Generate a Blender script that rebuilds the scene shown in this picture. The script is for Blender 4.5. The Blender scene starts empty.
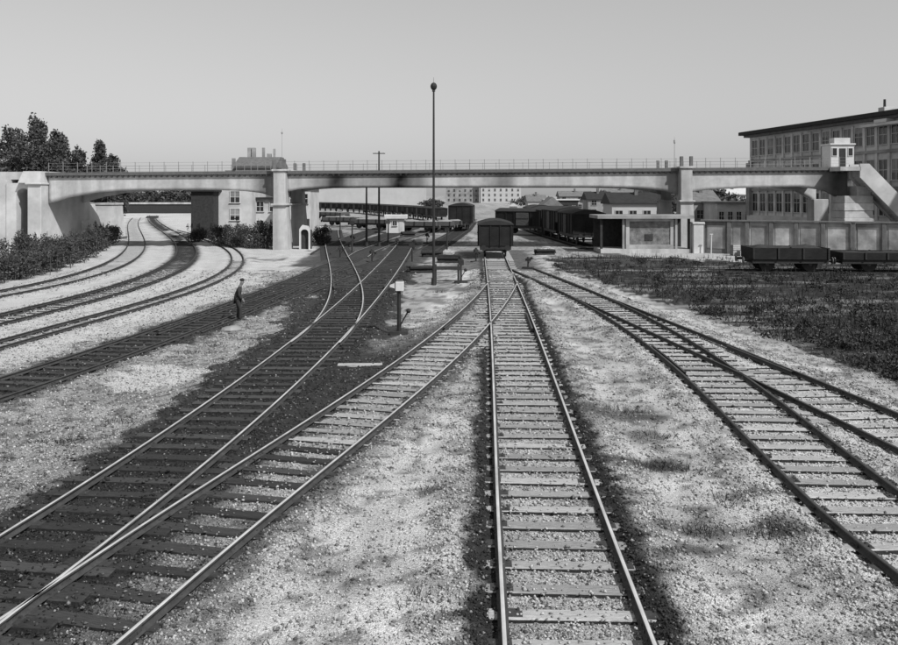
import bpy, math, random
import numpy as np

# ------------------------------------------------------------------ camera, sky, sun, exposure
SC = bpy.context.scene
COL = SC.collection
F, CX, YH, HC = 850.0, 449.0, 195.0, 4.60      # focal length and horizon measured on the photograph, eye height in m
RT = 0.10                                       # top of the rails above the ground

cam_d = bpy.data.cameras.new('camera')
cam = bpy.data.objects.new('camera', cam_d)
COL.objects.link(cam)
cam.location = (0, 0, HC)
cam.rotation_euler = (math.radians(90), 0, 0)
cam_d.sensor_width = 36.0
cam_d.lens = 36.0 * F / 898.0
cam_d.shift_y = -(322.5 - YH) / 898.0
cam_d.clip_start = 0.1
cam_d.clip_end = 8000
SC.camera = cam

SUN_EL, SUN_AZ = 44.0, 138.0                    # degrees; azimuth clockwise from +Y (view direction): behind, to the right
world = bpy.data.worlds.new('World')
SC.world = world
world.use_nodes = True
wn, wl = world.node_tree.nodes, world.node_tree.links
wn.clear()
sky = wn.new('ShaderNodeTexSky')
sky.sky_type = 'NISHITA'
sky.sun_disc = False
sky.sun_elevation = math.radians(SUN_EL)
sky.sun_rotation = math.radians(SUN_AZ)
sky.air_density = 1.0
sky.dust_density = 1.0
sky.ozone_density = 1.0
bw = wn.new('ShaderNodeSeparateColor')          # black and white, on the blue-sensitive plates of the time
bg = wn.new('ShaderNodeBackground')
bg.inputs['Strength'].default_value = 0.15
wo = wn.new('ShaderNodeOutputWorld')
wl.new(sky.outputs[0], bw.inputs[0]); mn = wn.new('ShaderNodeMath'); mn.operation = 'MULTIPLY_ADD'; mn.inputs[1].default_value = 0.72
hf = wn.new('ShaderNodeMath'); hf.operation = 'MULTIPLY'; hf.inputs[1].default_value = 0.28
wl.new(bw.outputs[1], hf.inputs[0]); wl.new(bw.outputs[2], mn.inputs[0]); wl.new(hf.outputs[0], mn.inputs[2]); pw_ = wn.new('ShaderNodeMath'); pw_.operation = 'POWER'; pw_.inputs[1].default_value = 0.62     # the plate's flat response to a bright sky
wl.new(mn.outputs[0], pw_.inputs[0]); wl.new(pw_.outputs[0], bg.inputs[0]); wl.new(bg.outputs[0], wo.inputs[0])

sun_d = bpy.data.lights.new('sun', 'SUN')
sun_d.energy = 3.5
sun_d.angle = math.radians(1.2)
sun = bpy.data.objects.new('sun', sun_d)
COL.objects.link(sun)
sun.location = (20, -30, 40)
sun.rotation_euler = (math.radians(90 - SUN_EL), 0, math.radians(180 - SUN_AZ))
SC.view_settings.view_transform = 'Standard'
SC.view_settings.look = 'None'
SC.view_settings.exposure = 0.4
SC.view_settings.gamma = 1.0
SC.view_settings.use_curve_mapping = False

rng = np.random.default_rng(7)
random.seed(7)


def gp(x, y, z=0.0):
    """point of the level ground (height z) seen at x, y of the photograph"""
    Y = F * (HC - z) / (y - YH)
    return ((x - CX) * Y / F, Y)


def pt(x, y, Y):
    return ((x - CX) * Y / F, HC - (y - YH) * Y / F)


# ------------------------------------------------------------------ materials (all neutral grey)
def mat(name, v, lo=0.75, hi=1.25, scale=3.0, rough=0.85, bump=0.25, bscale=None, metal=0.0, rand=0.0, island=0.0,
        attr=None, stretch=(1, 1, 1), stain=None, spec=0.3):
    m = bpy.data.materials.new(name)
    m.use_nodes = True
    n, l = m.node_tree.nodes, m.node_tree.links
    n.clear()
    out = n.new('ShaderNodeOutputMaterial')
    b = n.new('ShaderNodeBsdfPrincipled')
    b.inputs['Roughness'].default_value = rough
    b.inputs['Metallic'].default_value = metal
    b.inputs['Specular IOR Level'].default_value = spec
    tc = n.new('ShaderNodeTexCoord')
    mp = n.new('ShaderNodeMapping')
    mp.inputs['Scale'].default_value = stretch
    l.new(tc.outputs['Object'], mp.inputs[0])
    nz = n.new('ShaderNodeTexNoise')
    nz.inputs['Scale'].default_value = scale
    nz.inputs['Detail'].default_value = 7
    nz.inputs['Roughness'].default_value = 0.65
    l.new(mp.outputs[0], nz.inputs['Vector'])
    mr = n.new('ShaderNodeMapRange')
    mr.inputs[1].default_value = 0.3; mr.inputs[2].default_value = 0.7
    mr.inputs[3].default_value = lo; mr.inputs[4].default_value = hi
    l.new(nz.outputs[0], mr.inputs[0])

    def mul(a, bsock):
        k = n.new('ShaderNodeMath'); k.operation = 'MULTIPLY'
        for i, s in enumerate((a, bsock)):
            if isinstance(s, (int, float)): k.inputs[i].default_value = s
            else: l.new(s, k.inputs[i])
        return k.outputs[0]

    if attr:
        at = n.new('ShaderNodeAttribute'); at.attribute_name = attr
        val = mul(mr.outputs[0], at.outputs['Fac'])
        val = mul(val, v)
    else:
        val = mul(mr.outputs[0], v)
    for amount, kind in ((rand, 'o'), (island, 'i')):
        if amount:
            src = n.new('ShaderNodeObjectInfo').outputs['Random'] if kind == 'o' else n.new('ShaderNodeNewGeometry').outputs['Random Per Island']
            r = n.new('ShaderNodeMapRange')
            r.inputs[3].default_value = 1 - amount; r.inputs[4].default_value = 1 + amount
            l.new(src, r.inputs[0])
            val = mul(val, r.outputs[0])
    if stain:      # large weathering blotches: (scale, low)
        s2 = n.new('ShaderNodeTexNoise'); s2.inputs['Scale'].default_value = stain[0]; s2.inputs['Detail'].default_value = 4
        mp2 = n.new('ShaderNodeMapping'); mp2.inputs['Scale'].default_value = stain[2] if len(stain) > 2 else (1, 1, 1)
        l.new(tc.outputs['Object'], mp2.inputs[0]); l.new(mp2.outputs[0], s2.inputs['Vector'])
        r2 = n.new('ShaderNodeMapRange'); r2.inputs[1].default_value = 0.38; r2.inputs[2].default_value = 0.6
        r2.inputs[3].default_value = stain[1]; r2.inputs[4].default_value = 1.0
        l.new(s2.outputs[0], r2.inputs[0]); val = mul(val, r2.outputs[0])
    l.new(val, b.inputs['Base Color'])
    if bump:
        bz = n.new('ShaderNodeTexNoise'); bz.inputs['Scale'].default_value = bscale or scale * 4; bz.inputs['Detail'].default_value = 5
        l.new(mp.outputs[0], bz.inputs['Vector'])
        bp = n.new('ShaderNodeBump'); bp.inputs['Strength'].default_value = bump; bp.inputs['Distance'].default_value = 0.05
        l.new(bz.outputs[0], bp.inputs['Height']); l.new(bp.outputs[0], b.inputs['Normal'])
    l.new(b.outputs[0], out.inputs[0])
    return m


def glass(name, v=0.02):
    m = mat(name, v, 0.6, 1.4, 2.0, rough=0.12, bump=0.0, spec=0.5, rand=0.4)
    return m


M = {}
M['ground'] = mat('ground', 1.0, 0.36, 1.66, 34.0, bump=0.8, bscale=55.0, attr='alb')
M['stone_bit'] = mat('gravel', 1.0, 0.8, 1.2, 30.0, bump=0.2, attr='alb')
M['sleeper_pale'] = mat('weathered_sleeper_wood', 0.36, 0.55, 1.3, 5.0, rand=0.3, stretch=(1, 9, 9), bump=0.5)
M['sleeper_dark'] = mat('oiled_sleeper_wood', 0.045, 0.5, 1.5, 5.0, rand=0.4, stretch=(1, 9, 9), bump=0.5)
M['sleeper_side'] = mat('creosote_gap_shade_side', 0.022, 0.6, 1.4, 5.0, bump=0.3)  # creosoted sides, kept extra dark to paint in the shadow gap at the ballast
M['rail_dark'] = mat('rusty_rail', 0.042, 0.7, 1.5, 6.0, rough=0.7)
M['rail_top'] = mat('polished_rail_head', 0.52, 0.6, 1.15, 1.2, rough=0.4, bump=0.05, spec=0.6)
M['rail_worn'] = mat('dull_rail_head', 0.05, 0.7, 1.3, 3.0, rough=0.6, bump=0.05)
M['concrete'] = mat('pale_concrete', 0.44, 0.86, 1.1, 1.6, bump=0.15, stain=(1.1, 0.66, (1, 1, 0.14)))
M['fascia'] = mat('bridge_girder_concrete', 0.38, 0.86, 1.12, 2.2, bump=0.12, stain=(0.22, 0.6, (1, 1, 0.5)))
M['stone'] = mat('pale_stone', 0.46, 0.8, 1.15, 2.0, bump=0.3, rand=0.12, stain=(0.8, 0.75))
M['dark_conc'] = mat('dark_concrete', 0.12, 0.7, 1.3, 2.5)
M['panel'] = mat('concrete_panel', 0.38, 0.7, 1.2, 1.3, rand=0.3, stain=(0.5, 0.5))
M['plaster'] = mat('white_plaster', 0.5, 0.86, 1.1, 1.2, bump=0.1, stain=(0.4, 0.75))
M['plaster_mid'] = mat('grey_plaster', 0.28, 0.75, 1.2, 1.0, bump=0.15, stain=(0.3, 0.65))
M['plaster_far'] = mat('pale_far_plaster', 0.4, 0.9, 1.08, 0.3, bump=0)
M['facade'] = mat('office_facade', 0.55, 0.8, 1.15, 1.5, stain=(0.3, 0.7))
M['roof_dark'] = mat('dark_roof', 0.025, 0.7, 1.3, 2.0)
M['roof_mid'] = mat('grey_roof', 0.14, 0.7, 1.3, 1.5)
M['roof_pale'] = mat('pale_roof', 0.5, 0.85, 1.1, 1.5)
M['iron'] = mat('dark_iron', 0.02, 0.7, 1.4, 5.0, rough=0.6)
M['iron_mid'] = mat('grey_iron', 0.10, 0.8, 1.2, 5.0, rough=0.6)
M['rail_paint'] = mat('grey_railing_paint', 0.2, 0.8, 1.2, 5.0, rough=0.6)
M['rough_infill'] = mat('rough_stone_infill', 0.13, 0.4, 1.7, 2.5, bump=0.6)
M['wagon'] = mat('sooty_wagon_boards', 0.012, 0.5, 1.7, 3.0, rough=0.8, stretch=(1, 1, 5), stain=(0.9, 0.5))
M['wagon_mid'] = mat('faded_wagon_boards', 0.07, 0.6, 1.5, 3.0, rough=0.8, stretch=(1, 1, 5))
M['wood'] = mat('weathered_wood', 0.16, 0.6, 1.4, 4.0, stretch=(1, 1, 6))
M['wood_pale'] = mat('pale_deal', 0.34, 0.8, 1.2, 4.0)
M['wood_dark'] = mat('tarred_wood', 0.03, 0.6, 1.5, 4.0)
M['white'] = mat('white_paint', 0.52, 0.9, 1.06, 4.0, bump=0.05, rough=0.6)
M['tarp'] = mat('pale_canvas', 0.24, 0.8, 1.15, 2.0)
M['glass'] = glass('window_glass')
M['leaf'] = mat('foliage', 0.055, 0.6, 1.4, 0.8, island=0.6, bump=0, rough=0.7)
M['leaf_mid'] = mat('lighter_foliage', 0.10, 0.6, 1.4, 0.8, island=0.6, bump=0, rough=0.7)
M['weed_leaf'] = mat('weed_leaves', 0.028, 0.5, 1.6, 0.8, island=0.7, bump=0, rough=0.8)
M['bark'] = mat('bark', 0.06, 0.6, 1.4, 6.0, stretch=(3, 3, 1))
M['grass'] = mat('dry_grass', 0.028, 0.5, 1.8, 0.7, island=0.7, bump=0, rough=0.9)


# ------------------------------------------------------------------ mesh helpers
class MB:
    def __init__(s): s.v, s.f, s.m = [], [], []

    def add(s, vs, fs, mi=0):
        o = len(s.v); s.v += [tuple(p) for p in vs]
        for f in fs: s.f.append(tuple(i + o for i in f)); s.m.append(mi)
        return s

    def box(s, x0, x1, y0, y1, z0, z1, mi=0):
        return s.add([(x0, y0, z0), (x1, y0, z0), (x1, y1, z0), (x0, y1, z0), (x0, y0, z1), (x1, y0, z1), (x1, y1, z1), (x0, y1, z1)],
                     [(0, 3, 2, 1), (4, 5, 6, 7), (0, 1, 5, 4), (1, 2, 6, 5), (2, 3, 7, 6), (3, 0, 4, 7)], mi)

    def cbox(s, x0, x1, y0, y1, z0, z1, c=0.03, mi=0):
        """box with chamfered vertical and top edges"""
        a = [(x0 + c, y0), (x1 - c, y0), (x1, y0 + c), (x1, y1 - c), (x1 - c, y1), (x0 + c, y1), (x0, y1 - c), (x0, y0 + c)]
        b = [(x0 + 2 * c, y0 + c), (x1 - 2 * c, y0 + c), (x1 - c, y0 + 2 * c), (x1 - c, y1 - 2 * c), (x1 - 2 * c, y1 - c), (x0 + 2 * c, y1 - c), (x0 + c, y1 - 2 * c), (x0 + c, y0 + 2 * c)]
        vs = [(x, y, z0) for x, y in a] + [(x, y, z1 - c) for x, y in a] + [(x, y, z1) for x, y in b]
        fs = [tuple(range(7, -1, -1)), tuple(range(16, 24))]
        for i in range(8):
            j = (i + 1) % 8
            fs += [(i, j, 8 + j, 8 + i), (8 + i, 8 + j, 16 + j, 16 + i)]
        return s.add(vs, fs, mi)

    def taper(s, r0, r1, z0, z1, mi=0):
        """frustum between rectangles r=(x0,x1,y0,y1)"""
        q = lambda r, z: [(r[0], r[2], z), (r[1], r[2], z), (r[1], r[3], z), (r[0], r[3], z)]
        return s.add(q(r0, z0) + q(r1, z1), [(0, 3, 2, 1), (4, 5, 6, 7), (0, 1, 5, 4), (1, 2, 6, 5), (2, 3, 7, 6), (3, 0, 4, 7)], mi)

    def prism_y(s, poly, y0, y1, mi=0):
        """polygon in x,z (counter-clockwise seen from -y) extruded along y"""
        n = len(poly)
        vs = [(x, y0, z) for x, z in poly] + [(x, y1, z) for x, z in poly]
        fs = [tuple(range(n)), tuple(range(2 * n - 1, n - 1, -1))]
        for i in range(n):
            j = (i + 1) % n
            fs.append((j, i, n + i, n + j))
        return s.add(vs, fs, mi)

    def prism_x(s, poly, x0, x1, mi=0):
        """polygon in y,z (counter-clockwise seen from +x) extruded along x"""
        n = len(poly)
        vs = [(x0, y, z) for y, z in poly] + [(x1, y, z) for y, z in poly]
        fs = [tuple(range(n - 1, -1, -1)), tuple(range(n, 2 * n))]
        for i in range(n):
            j = (i + 1) % n
            fs.append((i, j, n + j, n + i))
        return s.add(vs, fs, mi)

    def tube(s, p0, p1, r0, r1=None, n=8, mi=0):
        r1 = r0 if r1 is None else r1
        p0, p1 = np.array(p0, float), np.array(p1, float)
        d = p1 - p0; d /= np.linalg.norm(d)
        a = np.cross(d, (0, 0, 1)) if abs(d[2]) < 0.9 else np.cross(d, (1, 0, 0))
        a /= np.linalg.norm(a); b = np.cross(d, a)
        vs = []
        for p, r in ((p0, r0), (p1, r1)):
            for i in range(n):
                t = 2 * math.pi * i / n
                vs.append(p + r * (math.cos(t) * a + math.sin(t) * b))
        fs = [tuple(range(n - 1, -1, -1)), tuple(range(n, 2 * n))]
        for i in range(n):
            j = (i + 1) % n
            fs.append((i, j, n + j, n + i))
        return s.add(vs, fs, mi)

    def ball(s, c, r, n=8, m=6, mi=0, sz=1.0):
        vs = [(c[0], c[1], c[2] - r * sz)]
        for k in range(1, m):
            ph = -math.pi / 2 + math.pi * k / m
            for i in range(n):
                t = 2 * math.pi * i / n
                vs.append((c[0] + r * math.cos(ph) * math.cos(t), c[1] + r * math.cos(ph) * math.sin(t), c[2] + r * math.sin(ph) * sz))
        vs.append((c[0], c[1], c[2] + r * sz))
        fs = []
        for i in range(n):
            j = (i + 1) % n
            fs.append((0, 1 + j, 1 + i))
            for k in range(m - 2): fs.append((1 + k * n + i, 1 + k * n + j, 1 + (k + 1) * n + j, 1 + (k + 1) * n + i))
            fs.append((1 + (m - 2) * n + i, 1 + (m - 2) * n + j, len(vs) - 1))
        return s.add(vs, fs, mi)

    def mesh(s, name, mats):
        me = bpy.data.meshes.new(name)
        me.from_pydata(s.v, [], s.f)
        for k in (mats if isinstance(mats, (list, tuple)) else [mats]): me.materials.append(M[k])
        if any(s.m): me.polygons.foreach_set('material_index', s.m)
        me.update()
        return me

    def build(s, name, mats, parent=None, org=None, smooth=False):
        if org is not None: s.v = [(x - org[0], y - org[1], z - org[2]) for x, y, z in s.v]
        me = s.mesh(name, mats)
        if smooth: me.polygons.foreach_set('use_smooth', [True] * len(me.polygons))
        return put(name, me, parent, org if parent is None else None)


def put(name, me, parent=None, loc=None, rot=None):
    o = bpy.data.objects.new(name, me)
    COL.objects.link(o)
    if parent is not None: o.parent = parent
    if loc is not None: o.location = loc
    if rot is not None: o.rotation_euler = rot
    return o


def tag(o, label=None, cat=None, group=None, kind=None):
    for k, v in (('label', label), ('category', cat), ('group', group), ('kind', kind)):
        if v: o[k] = v
    return o


def thing(name, label, cat, loc=(0, 0, 0), rotz=0.0, group=None):
    o = bpy.data.objects.new(name, None)
    o.empty_display_size = 0.3
    COL.objects.link(o)
    o.location = loc; o.rotation_euler = (0, 0, rotz)
    return tag(o, label, cat, group)


def np_mesh(name, verts, faces, mats, attrs=None):
    """verts (n,3), faces (m,k) with constant k"""
    me = bpy.data.meshes.new(name)
    k = faces.shape[1]
    me.vertices.add(len(verts)); me.vertices.foreach_set('co', verts.astype(np.float32).ravel())
    me.loops.add(faces.size); me.loops.foreach_set('vertex_index', faces.astype(np.int32).ravel())
    me.polygons.add(len(faces))
    me.polygons.foreach_set('loop_start', np.arange(0, faces.size, k, dtype=np.int32))
    me.polygons.foreach_set('loop_total', np.full(len(faces), k, dtype=np.int32))
    for mname in mats: me.materials.append(M[mname])
    for an, vals in (attrs or {}).items():
        a = me.attributes.new(an, 'FLOAT', 'POINT'); a.data.foreach_set('value', vals.astype(np.float32))
    me.update(calc_edges=True); me.validate()
    return me


# ------------------------------------------------------------------ value noise
def vnoise(x, y, seed=0):
    xi, yi = np.floor(x).astype(np.int64), np.floor(y).astype(np.int64)
    xf, yf = x - xi, y - yi
    xf, yf = xf * xf * (3 - 2 * xf), yf * yf * (3 - 2 * yf)

    def h(a, b):
        n = (a * 374761393 + b * 668265263 + seed * 974711) & 0xFFFFFFFF
        n = ((n ^ (n >> 13)) * 1274126177) & 0xFFFFFFFF
        return ((n ^ (n >> 16)) & 0xFFFF) / 65535.0
    return (h(xi, yi) * (1 - xf) + h(xi + 1, yi) * xf) * (1 - yf) + (h(xi, yi + 1) * (1 - xf) + h(xi + 1, yi + 1) * xf) * yf


def fbm(x, y, sc, seed=0, oc=4):
    t = 0; a = 0.5; s = 0
    for k in range(oc):
        t = t + a * vnoise(x * sc + 31.7 * k, y * sc - 17.3 * k, seed + k); s += a
        a *= 0.55; sc *= 2.1
    return t / s


# ------------------------------------------------------------------ the track plan: rails as seen in the photograph, laid on the level yard
PLAN = {
    'A': ([(24.7, 285), (59, 278), (82, 271), (106, 263.5), (120, 256), (127.6, 247), (130, 235), (132, 218)], [(24.7, 291), (74.6, 279.6), (113.5, 267), (135, 256.5), (141, 249), (141, 233.5), (140.7, 218)], 4, 1.5),
    'B': ([(24.7, 308), (59, 299.4), (90, 291), (129, 279), (158.8, 269), (176, 256), (171, 247), (164.7, 234.7), (154.6, 222), (148.5, 214.6)], [(24.7, 316.5), (66.8, 306.4), (105.7, 295.5), (144.7, 283), (158.8, 279), (198.7, 257.5), (198, 249), (181.4, 237), (164.7, 224.6), (155.8, 216.8)], 4, 1.5),
    'C': ([(23, 333), (48, 326), (74.6, 319), (129, 304.4), (158.8, 296), (200, 281), (212.6, 277), (232, 262), (229, 249), (212.6, 243)], [(158.8, 301.7), (129, 311), (200, 285), (222, 278.7), (242, 265.7), (243.5, 257.5), (235, 249), (212.6, 239.6), (199.5, 234.7)], 4, 0.8),
    'D': ([(25.6, 366), (116, 336.7), (209, 311), (260, 290), (300, 269)], [(25.6, 392.5), (116, 355), (209, 325), (260, 309), (300, 290)], 2, 1.5),
    'E': ([(25.6, 520), (116, 461), (209, 404), (260, 365), (300, 337), (318.6, 320.5), (340, 300), (358.6, 282.6), (377, 265.5), (390, 254.6)], [(86, 557.6), (186, 476), (260, 413.5), (300, 381), (323, 355), (360.5, 316), (370, 306.5), (386, 283), (400, 265), (408.5, 253), (415, 243.6)], 3, 1.5),
    'E2': ([(300, 337), (309, 329), (318, 320.5), (330, 293.5), (330, 288), (329, 262), (328, 253), (325, 230)], [(323, 355), (341, 336), (358, 317), (363.5, 297), (358.6, 282.6), (349, 259), (343, 242), (338, 231)], 3, 1.5),
    'M': ([(489, 281), (489.4, 300), (491, 340), (493, 380), (495, 430), (498.6, 500), (500, 557)], [(516.4, 281.7), (527, 306), (539, 340), (554, 380), (575, 430), (600, 500), (620, 557)], 2, 1.5),
    'F': ([(93, 557.6), (300, 425), (360, 390), (425.6, 339), (479, 292.6), (488, 281)], [(216, 557.6), (300, 488), (337, 457.7), (402, 402), (458, 353), (490.7, 320.5), (509, 302), (515, 288)], 3, 1.5),
    'G': ([(519.5, 274), (541, 282), (561.6, 289.5), (579, 300), (598, 306.5), (633, 334), (691, 388), (751.5, 439), (807, 490), (877, 557.6)], [(543, 272), (579, 286), (598, 291.6), (644.5, 313.5), (714, 357.7), (784, 404), (830.6, 439), (879, 476)], 3, 1.5),
    'H': ([(519.5, 274), (541, 282), (561.6, 289.5), (598, 306.5), (621, 320), (668, 341), (714, 359), (751.5, 378.6), (807, 404), (879, 439)], [(543, 272), (579, 286), (598, 291.6), (658.5, 318), (728, 343.7), (798, 371.6), (879, 404)], 3, 1.5),
}


class Line:
    """centre line X(Y) of a track: polynomial in log Y, straight beyond its ends"""
    def __init__(s, y0, y1, f, gauge):
        s.y0, s.y1, s.g = y0, y1, gauge
        e = 0.4
        s.f = f
        s.a0, s.b0 = float(f(y0)), float((f(y0 + e) - f(y0)) / e)
        s.a1, s.b1 = float(f(y1)), float((f(y1) - f(y1 - e)) / e)

    def __call__(s, Y):
        Y = np.asarray(Y, float)
        c = np.clip(Y, s.y0, s.y1)
        r = s.f(c)
        return np.where(Y < s.y0, s.a0 + s.b0 * (Y - s.y0), np.where(Y > s.y1, s.a1 + s.b1 * (Y - s.y1), r))

    def slope(s, Y): return (s(np.asarray(Y) + 0.05) - s(np.asarray(Y) - 0.05)) / 0.1


LN = {}
for k, (L, R, deg, g) in PLAN.items():
    P = np.array([(x, y, -1) for x, y in L] + [(x, y, 1) for x, y in R], float)
    Y = F * (HC - RT) / (P[:, 1] - YH); X = (P[:, 0] - CX) * Y / F
    t = np.log(Y / 30); w = 1 / Y; sl = 0 * Y
    A = np.stack([t ** i for i in range(deg + 1)], 1)
    for it in range(8):
        c = np.linalg.lstsq(A * w[:, None], (X - P[:, 2] * g / 2 * np.sqrt(1 + sl ** 2)) * w, rcond=None)[0]
        sl = sum(i * c[i] * t ** (i - 1) for i in range(1, deg + 1)) / Y
    LN[k] = Line(Y.min(), Y.max(), (lambda c: (lambda y: sum(ci * np.log(np.asarray(y, float) / 30) ** i for i, ci in enumerate(c))))(c), g)
# a connecting track between D and E, and sidings far in the yard
LN['D2'] = Line(26, 64, lambda y: np.interp(y, [26, 34, 42, 50, 58, 64], [-9.1, -8.2, -7.0, -5.75, -4.45, -3.6]), 1.5)


def edge_line(pts):
    q = sorted(pts, key=lambda p: p[1])
    return Line(q[0][1], q[-1][1], lambda y: np.interp(y, [p[1] for p in q], [p[0] for p in q]), 1.5)


LN['P'] = edge_line([gp(352, 262), gp(366, 252), gp(392, 242), gp(425, 232), gp(452, 224)])
LN['Q'] = edge_line([gp(318, 256), gp(330, 248), gp(352, 238), gp(378, 229), gp(400, 223)])
LN['I'] = edge_line([gp(425, 252), gp(446, 240), gp(462, 230), gp(470, 222)])
LN['J'] = edge_line([gp(356, 247), gp(380, 238), gp(410, 228), gp(440, 219)])
LN['K'] = edge_line([(13.0, 60), (12.4, 76), (11.4, 96), (10.7, 127), (10.5, 165)])


def lat(k, X, Y):
    ln = LN[k]; return (X - ln(Y)) / np.sqrt(1 + ln.slope(Y) ** 2)


# ------------------------------------------------------------------ colour of the ground: gravel, oiled ballast, cinder, weeds
def inpoly(X, Y, poly):
    r = np.zeros(X.shape, bool)
    n = len(poly)
    for i in range(n):
        (x0, y0), (x1, y1) = poly[i], poly[(i + 1) % n]
        c = ((y0 > Y) != (y1 > Y)) & (X < (x1 - x0) * (Y - y0) / (y1 - y0 + 1e-12) + x0)
        r ^= c
    return r


POLY = lambda *p: [gp(x, y) for x, y in p]
WEEDS = POLY((545, 257), (600, 255), (700, 257), (760, 258), (900, 263), (1300, 270), (1300, 480), (900, 383), (840, 360), (760, 335), (700, 312), (620, 288), (560, 270))
CINDER = POLY((90, 468), (190, 390), (265, 330), (318, 285), (318, 253), (420, 250), (418, 262), (402, 290), (392, 335), (330, 372), (300, 398), (200, 462), (60, 560), (-200, 760), (-420, 760))
PALE = POLY((95, 383), (120, 369), (190, 366), (215, 372), (170, 384), (120, 391))
YARD = POLY((315, 258), (318, 238), (330, 224), (400, 226), (440, 222), (476, 224), (470, 245), (420, 252), (400, 262), (350, 262))
STRIP = POLY((690, 252), (750, 253), (752, 261), (700, 259), (640, 256), (605, 254), (605, 251.5))
LEFT = POLY((-900, 480), (-60, 392), (23, 362), (210, 306), (325, 252), (328, 226), (180, 212), (-900, 212))


def albedo(X, Y):
    n1 = fbm(X, Y, 0.35, 3); n2 = fbm(X, Y, 1.6, 11); n3 = fbm(X, Y, 5.0, 23, 3)
    wx = X + (fbm(X, Y, 0.9, 41) - 0.5) * 2.2 * np.clip(Y / 30, 0.5, 2); wy = Y + (fbm(X, Y, 0.9, 57) - 0.5) * 3.4 * np.clip(Y / 30, 0.5, 2)
    a = 0.295 * (0.6 + 0.8 * n2) * (0.7 + 0.6 * n1)
    md_ = np.minimum.reduce([np.abs(lat(k, X, Y)) for k in ('M', 'F', 'G', 'H')])
    a = a * (1 + 0.55 * np.clip(1 - np.abs(md_ - 1.9) / 0.8 + (n2 - 0.5) * 1.5, 0, 1))          # fresh pale ballast spilt beside the tracks
    a = a * np.where(n3 > 0.62, 0.45, 1.0)

    def mix(mask, v, s=1.0):
        nonlocal a
        mask = np.clip(mask, 0, 1) * s
        a = a * (1 - mask) + v * mask
    far = np.clip((Y - 75) / 30, 0, 1)
    mix(far, 0.26 * (0.5 + n1))
    L = inpoly(wx, wy, LEFT)
    mix(L, 0.47 * (0.75 + 0.5 * n2))
    mix(inpoly(wx, wy, PALE), 0.52)
    mix(inpoly(wx, wy, CINDER), 0.03 * (0.4 + 1.2 * n3), 0.93)
    wd = inpoly(wx, wy, WEEDS) & (lat('H', X, Y) > 1.5 + 1.2 * n2)
    mix(wd, 0.016 * (0.3 + 1.6 * n2) + 0.09 * np.clip((n3 - 0.6) * 6, 0, 1) + 0.16 * np.clip((fbm(X * 0.35, Y * 1.5, 0.6, 211) - 0.56) * 8, 0, 1))
    mix(inpoly(wx, wy, STRIP), 0.4)
    e = lambda k, lo, hi, s=0.25: np.clip((np.abs(lat(k, X, Y)) + (n2 - 0.5) * 0.9 - lo) / s, 0, 1) * np.clip((hi - np.abs(lat(k, X, Y)) + (n3 - 0.5) * 0.9) / s, 0, 1)
    near = lambda k, hi, s=0.3: np.clip((hi - np.abs(lat(k, X, Y)) + (n2 - 0.5) * 0.9 + (n3 - 0.5) * 0.5) / s, 0, 1)
    # F: pale between the rails, darker shoulders; the wedge between E and F is oiled
    fr = (Y < 46) & (Y > 5)
    mix(near('F', 1.25) * fr, 0.12 * (0.5 + n3))
    mix(near('F', 0.62, 0.15) * fr, 0.31 * (0.6 + 0.8 * n3), np.clip((Y - 9.5 + lat('F', X, Y) * 2.5 + (n2 - 0.5) * 4) / 4, 0, 1))
    wedge = (lat('E', X, Y) > 0) & (lat('F', X, Y) < -0.6) & (Y < 30)
    mix(wedge, 0.03 * (0.5 + n3), np.clip((32 - Y) / 8, 0, 1))
    mix(near('E', 1.7) * (Y < 90), 0.026 * (0.5 + n3))
    mix(near('E2', 1.5) * (Y > 28) * (Y < 110), 0.026 * (0.5 + n3))
    # main track in the middle: pale inside, a dark band of oil and brake dust either side
    mr = (Y < 62)
    mix(np.clip((np.abs(lat('M', X, Y)) - 0.70) / 0.06, 0, 1) * np.clip((1.22 - np.abs(lat('M', X, Y)) + (n2 - 0.5) * 0.35 + (n3 - 0.5) * 0.3) / 0.12, 0, 1) * mr * (1 - near('F', 0.6, 0.2) * fr * (lat('M', X, Y) < -0.5)), 0.02 * (0.6 + n3))
    mix(np.clip((0.70 - np.abs(lat('M', X, Y))) / 0.06, 0, 1) * mr, 0.36 * (0.5 + 1.0 * n3))
    mix((e('M', 0, 3.2, 0.8)) * (Y > 52) * (Y < 72), 0.05, 0.75)
    for k in 'GH':
        gr = (Y < 52)
        mix(near(k, 1.2, 0.15) * gr, 0.5 * (0.6 + 0.8 * n3))
        mix(e(k, 0.68, 0.86, 0.06) * gr, 0.045, 0.85)
    for k, w0, v in (('A', 0.16, 0.05), ('B', 0.34, 0.045), ('C', 0.14, 0.06)):  # dark strips along the rails, with rail shadow painted into the ground colour
        g2 = LN[k].g / 2
        d = np.abs(np.abs(lat(k, X, Y)) - g2) + (n3 - 0.5) * 0.25
        mix(np.clip((w0 - d) / 0.08, 0, 1), v, 0.95)
    for k in ('D', 'D2'):
        q = near(k, 1.25) * ((Y < 64) & ((Y > 26) | (k == 'D')))
        mix(q, 0.035 * (0.4 + 1.2 * n3))
    for k in 'IJKPQ':
        mix(near(k, 1.1) * (Y > 55) * (Y < 165), 0.06 * (0.5 + n3), 0.85)
    mix(inpoly(wx, wy, YARD), 0.06 * (0.4 + 1.6 * n3), np.clip((n2 - 0.44) * 7, 0, 1) * 0.8)
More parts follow.
